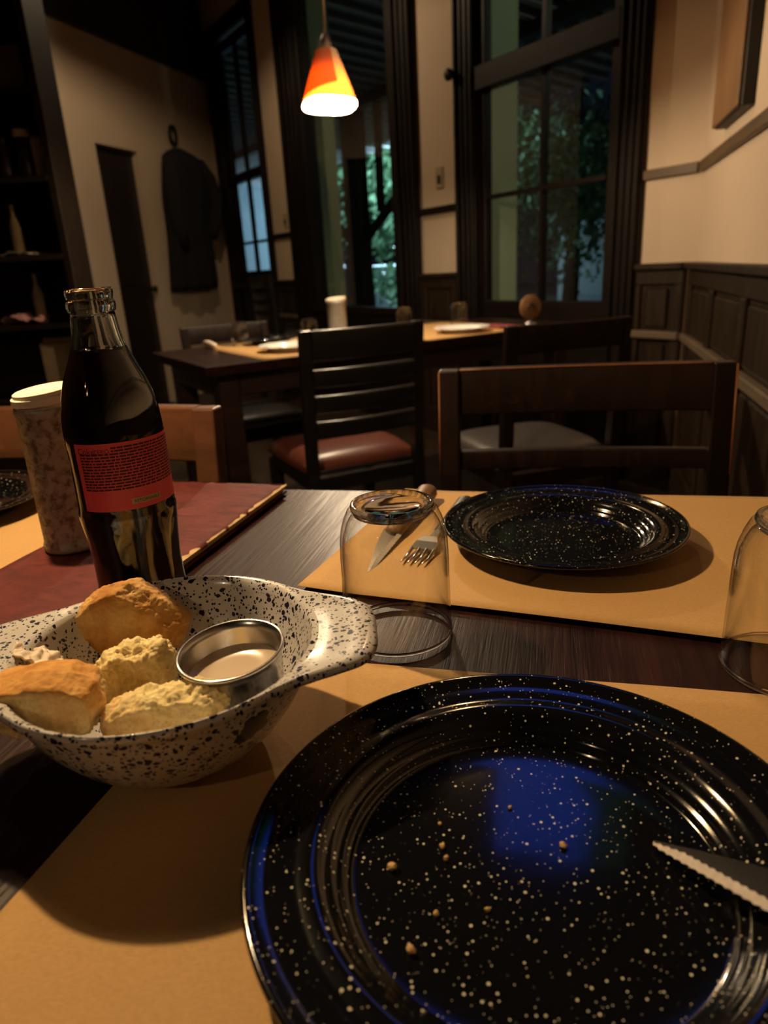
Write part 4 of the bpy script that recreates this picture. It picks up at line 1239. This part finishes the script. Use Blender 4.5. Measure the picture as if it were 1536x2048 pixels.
# =================================================================== chairs
def bowed(name, x0, x1, z0, z1, y, th, bow, mat, parent, n=14, lean=0.0, bev=0.003):
    """rail bowed in plan, between x0 and x1, with rounded long edges"""
    sec = []
    for (cy, cz, a0) in ((th - bev, z1 - bev, 0), (bev, z1 - bev, 90), (bev, z0 + bev, 180), (th - bev, z0 + bev, 270)):
        for q in range(4):
            a = R_(a0 + 30 * q); sec.append((cy + bev * math.cos(a), cz + bev * math.sin(a)))
    m = len(sec); vs, fs = [], []
    for i in range(n + 1):
        u = i / n; x = x0 + (x1 - x0) * u
        b = bow * (1 - (2 * u - 1) ** 2)
        for (dy, z) in sec:
            vs.append((x, y - b + dy + lean * (z - z0), z))
    for i in range(n):
        for q in range(m):
            q2 = (q + 1) % m; fs.append((i * m + q, i * m + q2, (i + 1) * m + q2, (i + 1) * m + q))
    fs += [tuple(range(m)), tuple(n * m + q for q in range(m))]
    return rounded(pymesh(name, vs, fs, mat, parent), 50)
def cushion(name, wx, wy, z0, z1, mat, parent, yc=0.0):
    bm = bmesh.new(); bmesh.ops.create_grid(bm, x_segments=16, y_segments=16, size=0.5)
    vs = []
    for v in bm.verts:
        x, y = v.co.x * 2, v.co.y * 2
        e = (1 - abs(x) ** 4) * (1 - abs(y) ** 4)
        rx = wx / 2 * x * (1 - 0.06 * abs(y) ** 3); ry = wy / 2 * y * (1 - 0.06 * abs(x) ** 3)
        v.co = Vector((rx, ry + yc, z0 + (z1 - z0) * (0.35 + 0.65 * max(0, e) ** 0.45)))
    ex = bmesh.ops.extrude_face_region(bm, geom=list(bm.faces))
    for g in ex['geom']:
        if isinstance(g, bmesh.types.BMVert): g.co.z = z0
    return rounded(bmobj(name, bm, mat, parent), 60)
def chair(loc, rz, label, mat, seatmat, kind='rails', Wd=0.41, H=0.84, D=0.42, seat_z=0.455, group=None, edge=None, k=1.0):
    """local +y is where the sitter faces; origin on the floor under the seat"""
    c = empty('dining_chair', loc, rz, label, 'chair', group)
    st = 0.033; yb = -D / 2
    for sx in (-1, 1):
        x = sx * (Wd / 2 - st / 2)
        vs = []
        for (z, y, h) in ((0, yb - 0.03, 0.017), (seat_z - 0.02, yb, 0.017), (H * 0.80, yb - 0.012, 0.015), (H, yb - 0.030, 0.013)):
            vs += [(x - st / 2, y - h, z), (x + st / 2, y - h, z), (x + st / 2, y + h, z), (x - st / 2, y + h, z)]
        fs = [(0, 1, 2, 3), (12, 13, 14, 15)]
        for i in range(3):
            for q in range(4):
                q2 = (q + 1) % 4; fs.append((i * 4 + q, i * 4 + q2, (i + 1) * 4 + q2, (i + 1) * 4 + q))
        s = pymesh('back_post', vs, fs, mat, c)
        md = s.modifiers.new('b', 'BEVEL'); md.width = 0.003; md.segments = 2; md.limit_method = 'ANGLE'
        box('front_leg', (x - st / 2, D / 2 - 0.045, 0), (x + st / 2, D / 2 - 0.010, seat_z - 0.045), mat, c, 0.003)
        box('side_rail', (x - 0.010, yb + 0.017, seat_z - 0.075), (x + 0.010, D / 2 - 0.045, seat_z - 0.030), mat, c, 0.002)
        box('stretcher', (x - 0.009, yb + 0.005, 0.17), (x + 0.009, D / 2 - 0.045, 0.20), mat, c, 0.002)
        if edge:
            xe = sx * (Wd / 2 + 0.0003)
            pts = [(xe - sx * 0.001, yb - 0.012 + 0.0155, H * 0.80), (xe - sx * 0.001, yb - 0.030 + 0.0135, H - 0.002)]
            tube('worn_edge', pts, 0.0016, edge, c, 6)
    xi = Wd / 2 - st
    if kind == 'rails':
        bowed('top_rail', -xi, xi, H - 0.073, H, yb - 0.040, 0.024, 0.012, mat, c, lean=-0.12)
        bowed('lower_rail', -xi, xi, H - 0.163, H - 0.132, yb - 0.026, 0.020, 0.010, mat, c, lean=-0.1)
        if edge:
            pts = [(-xi + 2 * xi * i / 10, yb - 0.049 - 0.012 * (1 - (2 * i / 10 - 1) ** 2) + 0.0245, H - 0.0008) for i in range(11)]
            tube('worn_edge', pts, 0.0013, edge, c, 6)
    else:
        bowed('top_rail', -xi, xi, H - 0.085, H, yb - 0.040, 0.022, 0.022, mat, c, lean=-0.12, bev=0.007)
        for i in range(3):
            zt = H - 0.108 - 0.074 * i
            bowed('slat', -xi, xi, zt - 0.052, zt, yb - 0.034 + 0.004 * i, 0.022, 0.022, mat, c, lean=-0.1, bev=0.007)
    for z0, z1 in ((seat_z - 0.075, seat_z - 0.030),):
        box('front_rail', (-Wd / 2 + st, D / 2 - 0.040, z0), (Wd / 2 - st, D / 2 - 0.018, z1), mat, c, 0.002)
        box('rear_rail', (-Wd / 2 + st, yb - 0.010, z0), (Wd / 2 - st, yb + 0.010, z1), mat, c, 0.002)
    box('seat_board', (-Wd / 2 + 0.004, yb + 0.02, seat_z - 0.030), (Wd / 2 - 0.004, D / 2, seat_z - 0.018), mat, c, 0.002)
    cushion('seat_cushion', Wd + 0.01, D - 0.03, seat_z - 0.018, seat_z + 0.030, seatmat, c, 0.012)
    if k != 1.0: c.scale = (k, k, k)
    return c
def chair_back_at(bx, by, rz, D=0.42):
    """chair origin so that the top of its back is centred on (bx, by)"""
    f = Vector((-math.sin(rz), math.cos(rz)))
    p = Vector((bx, by)) + f * (D / 2 + 0.03)
    return (p.x, p.y, 0)
# near table: far side
rz = R_(169); chair(chair_back_at(0.324, 1.100, rz), rz, 'wide dark two-rail chair across the near table with worn orange edges', M['chair_dark'], M['leather_dark'], 'rails', 0.450, 0.84, group='chairs at the near table', edge=M['chair_edge'])
rz = R_(165); chair(chair_back_at(-0.415, 0.975, rz), rz, 'brown two-rail chair lit by the lamp, behind the cola bottle', M['chair_brown'], M['leather_dark'], 'rails', 0.420, 0.84, group='chairs at the near table')
# far table
rz = R_(25); chair(chair_back_at(-0.030, 2.03, rz), rz, 'black slat-back chair with a red brown leather seat at the far table', M['chair_black'], M['leather_red'], 'slats', 0.385, 0.853, group='chairs at the far table')
rz = R_(17); chair(chair_back_at(0.530, 1.93, rz), rz, 'dark chair with a shiny grey seat between the two tables by the window', M['chair_dark'], M['leather_dark'], 'rails', 0.385, 0.84, group='chairs at the far table')
rz = R_(207); chair(chair_back_at(-0.645, 3.125, rz), rz, 'dull dark chair behind the left end of the far table', M['chair_dark'], M['leather_dark'], 'rails', 0.385, 0.812, group='chairs at the far table')
rz = R_(-60); chair(chair_back_at(-0.85, 5.95, rz), rz, 'black slat-back chair far off under the narrow window', M['chair_black'], M['leather_dark'], 'slats', 0.385, 0.853, k=1.18)

# =================================================================== small things on the far table
def napkin_roll(loc, rz, label):
    t = empty('napkin_roll', loc, rz, label, 'napkin')
    tube('roll', [(-0.08, 0, 0.012), (-0.03, 0.001, 0.013), (0.03, -0.001, 0.013), (0.08, 0, 0.012)], [0.0105, 0.012, 0.012, 0.0105], M['napkin'], t, 12)
    tube('knife_end', [(0.075, 0.002, 0.013), (0.12, 0.004, 0.012)], [0.005, 0.004], M['steel'], t, 8)
napkin_roll((-0.630, 2.745, TZ + 0.0018), R_(115), 'cutlery rolled in a pale napkin at the left end of the far table')
def folded(loc, rz, sx, sy, layers, mat, label, cat='napkin', th=0.004):
    t = empty('folded_napkin', loc, rz, label, cat)
    for i in range(layers):
        k = 1 - 0.05 * i
        box('fold', (-sx * k / 2, -sy * k / 2, i * th), (sx * k / 2 - 0.004 * i, sy * k / 2, (i + 1) * th - 0.0003), mat, t, 0.0015)
folded((0.505, 2.920, TZ + 0.0018), R_(30), 0.10, 0.16, 2, M['red_cloth'], 'folded dark red napkin at the window end of the far table')
def wood_disc(loc):
    t = empty('wooden_marker', loc, R_(20), 'round wooden table marker standing at the window end', 'marker')
    o = lathe('disc', [(0, 0), (0.047, 0), (0.050, 0.002), (0.050, 0.008), (0.047, 0.010), (0, 0.010)], M['board'], t, 40)
    o.rotation_euler = (R_(90), 0, 0); o.location = (0, 0.005, 0.068)
    o = tube('dark_mark', [(-0.016, -0.0065, 0.060), (-0.004, -0.0065, 0.086), (0.010, -0.0065, 0.078), (0.016, -0.0065, 0.058)], 0.0035, M['black'], t, 8)
    lathe('foot', [(0, 0), (0.03, 0), (0.03, 0.004), (0.008, 0.010), (0.006, 0.022), (0, 0.022)], M['steel'], t, 24)
wood_disc((0.655, 2.985, TZ))

# =================================================================== things on the walls
def picture():
    t = empty('wall_board', (0, 0, 0), 0, 'brown wooden board with a black edge hung on the right-hand wall', 'board')
    t.matrix_world = RW
    box('backing', (0.405, 0.0, 1.370), (0.815, 0.034, 2.15), M['black'], t, 0.002)
    box('face', (0.408, 0.034, 1.373), (0.806, 0.044, 2.147), M['board'], t, 0.002)
picture()
def wall_switch(s, z, label):
    t = empty('light_switch', (0, 0, 0), 0, label, 'switch', 'switches on the window wall')
    t.matrix_world = FAC @ Matrix.Translation((-s, 0, z))
    box('plate', (-0.035, -0.008, -0.055), (0.035, 0.0, 0.055), M['switch'], t, 0.003)
    box('rocker', (-0.014, -0.013, -0.030), (0.014, -0.008, 0.012), M['black'], t, 0.002)
wall_switch(1.655, 1.47, 'cream light switch on the bright strip between doorway and window')
wall_switch(3.70, 1.41, 'light switch on the dim strip left of the doorway')
# shutter knob on the casing
o = lathe('casing_knob', [(0, 0), (0.012, 0.0), (0.012, 0.02), (0.028, 0.03), (0.030, 0.045), (0.018, 0.058), (0, 0.060)], M['iron'], None, 20)
o.matrix_world = FAC @ Matrix.Translation((-1.468, -0.03, 1.93)) @ Matrix.Rotation(R_(90), 4, 'X')
tag(o, 'round black knob on the casing left of the four-pane window', 'knob')

def coat():
    t = empty('hanging_coat', (0, 0, 0), 0, 'long dark coat hanging from a looped hook on the left-hand wall', 'coat')
    t.matrix_world = LW
    tube('hook', [(0.70 + 0.045 * math.sin(a) * (1.1 if a < 3 else 0.9), 0.03, 2.085 + 0.07 * (1 - math.cos(a)) ) for a in [i * 2 * math.pi / 20 for i in range(21)]], 0.014, M['iron'], t, 8)
    sec = [(2.06, 0.66, 0.05, 0.05), (2.02, 0.66, 0.20, 0.10), (1.97, 0.66, 0.30, 0.13), (1.88, 0.66, 0.33, 0.15), (1.70, 0.69, 0.33, 0.15), (1.45, 0.72, 0.30, 0.14), (1.20, 0.74, 0.32, 0.15), (0.98, 0.76, 0.34, 0.15), (0.92, 0.76, 0.33, 0.14)]
    sg = 48; vs, fs = [], []
    for (z, tc_, hw, dp) in sec:
        for k in range(sg):
            a = 2 * math.pi * k / sg
            fold = 1 + 0.09 * math.sin(a * 9 + z * 2) * min(1, (2.05 - z) * 3)
            vs.append((tc_ + hw * math.cos(a) * fold, 0.005 + dp * max(0.0, 0.5 + 0.5 * math.sin(a)) * fold, z))
    for i in range(len(sec) - 1):
        for k in range(sg):
            k2 = (k + 1) % sg; fs.append((i * sg + k, i * sg + k2, (i + 1) * sg + k2, (i + 1) * sg + k))
    fs += [tuple(range(sg)), tuple((len(sec) - 1) * sg + k for k in range(sg))]
    pymesh('coat_body', vs, fs, M['coat'], t, True)
    tube('sleeve', [(0.46, 0.08, 1.96), (0.35, 0.10, 1.84), (0.31, 0.12, 1.70), (0.36, 0.13, 1.52), (0.44, 0.12, 1.36)], [0.06, 0.075, 0.075, 0.065, 0.055], M['coat'], t, 16)
    tube('sleeve', [(0.86, 0.09, 1.95), (0.95, 0.12, 1.82), (0.98, 0.13, 1.62), (0.96, 0.13, 1.42), (0.94, 0.13, 1.28)], [0.06, 0.07, 0.07, 0.065, 0.055], M['coat'], t, 16)
coat()

# ---- shelving at the far left
def shelving():
    x0, x1, y0, y1, H = -2.10, -1.200, 3.0, 3.20, 2.62
    t = empty('shelf_unit', ((x0 + x1) / 2, (y0 + y1) / 2, 0), 0, 'tall dark wooden shelf unit at the left filled with jars', 'shelves')
    hx, hy = (x1 - x0) / 2, (y1 - y0) / 2
    box('side_panel', (-hx, -hy, 0), (-hx + 0.03, hy, H), M['shelf'], t, 0.002)
    box('side_panel', (hx - 0.03, -hy, 0), (hx, hy, H), M['shelf'], t, 0.002)
    box('back_panel', (-hx + 0.03, hy - 0.012, 0), (hx - 0.03, hy, H), M['shelf'], t)
    for z in (0.10, 0.55, 0.862, 1.130, 1.417, 1.72, 2.05, H - 0.03):
        box('shelf_board', (-hx + 0.03, -hy, z - 0.022), (hx - 0.03, hy - 0.012, z), M['shelf'], t, 0.002)
shelving()
M['pale_pack'] = plain('pale printed packet', (0.60, 0.52, 0.36), 0.6, 0.5, 25)
M['jar_dark'] = plain('dark jar glass', (0.03, 0.02, 0.012), 0.15, 0.2, 20)
M['pink_cloth'] = plain('pink cloth', (0.36, 0.17, 0.15), 0.9, 0.3, 40)
M['parchment'] = plain('old cardboard', (0.16, 0.11, 0.06), 0.8, 0.3, 12)
def jar(x, y, z, r, h, mat, capmat, label, name='storage_jar', cat='jar'):
    t = empty(name, (x, y, z), 0, label, cat, 'things on the shelf unit')
    lathe('body', [(0, 0), (r * 0.94, 0), (r, 0.006), (r, h * 0.74), (r * 0.86, h * 0.80), (r * 0.80, h * 0.84), (0, h * 0.84)], mat, t, 28)
    lathe('lid', [(0, h * 0.84), (r * 0.86, h * 0.84), (r * 0.88, h * 0.86), (r * 0.88, h * 0.98), (r * 0.84, h), (0, h)], capmat, t, 28)
def flask(x, y, z, r, h, mat, label):
    o = lathe('tall_bottle', [(0, 0), (r, 0), (r * 1.02, 0.01), (r, h * 0.58), (r * 0.75, h * 0.68), (r * 0.36, h * 0.78), (r * 0.32, h * 0.94), (r * 0.40, h * 0.95), (r * 0.40, h), (0, h)], mat, None, 24)
    o.location = (x, y, z); tag(o, label, 'bottle', 'things on the shelf unit')
jar(-1.335, 3.085, 1.417, 0.036, 0.175, M['jar_dark'], M['napkin'], 'dark jar with a white lid on the shelf unit')
def packet(x, y, z, sx, sy, h, mat, label, rz=0.0, name='packet', cat='packet', lid=None):
    t = empty(name, (x, y, z), rz, label, cat, 'things on the shelf unit')
    box('body', (-sx / 2, -sy / 2, 0), (sx / 2, sy / 2, h * 0.93), mat, t, 0.003)
    box('top_fold', (-sx / 2 + 0.003, -sy * 0.16, h * 0.93), (sx / 2 - 0.003, sy * 0.16, h), lid or mat, t, 0.002)
packet(-1.268, 3.085, 1.417, 0.060, 0.05, 0.150, M['pale_pack'], 'pale printed packet next to the white-lidded jar', 0.2)
jar(-1.430, 3.11, 1.417, 0.042, 0.15, M['jar_dark'], M['iron'], 'squat dark jar left of the white-lidded jar')
flask(-1.440, 3.10, 1.130, 0.022, 0.20, M['pale_pack'], 'slim pale bottle on the shelf under the jars')
crumple('folded_cloth', (-1.42, 3.10, 1.130), 0.16, 0.14, 0.012, M['napkin'], 6.1, 'flat white cloth lying on the middle shelf', 'cloth')
flask(-1.415, 3.12, 0.862, 0.022, 0.20, M['pale_pack'], 'slim pale bottle on the shelf with the pink cloth')
crumple('folded_cloth', (-1.46, 3.07, 0.862), 0.18, 0.12, 0.035, M['pink_cloth'], 8.4, 'crumpled pinkish cloth on the lower shelf', 'cloth')
packet(-1.335, 3.10, 0.55, 0.17, 0.12, 0.25, M['parchment'], 'brown cardboard carton near the bottom of the shelf unit', 0.1, 'carton', 'box')
packet(-1.34, 3.12, 1.72, 0.16, 0.12, 0.16, M['parchment'], 'dark wooden crate high on the shelf unit', -0.1, 'crate', 'box')
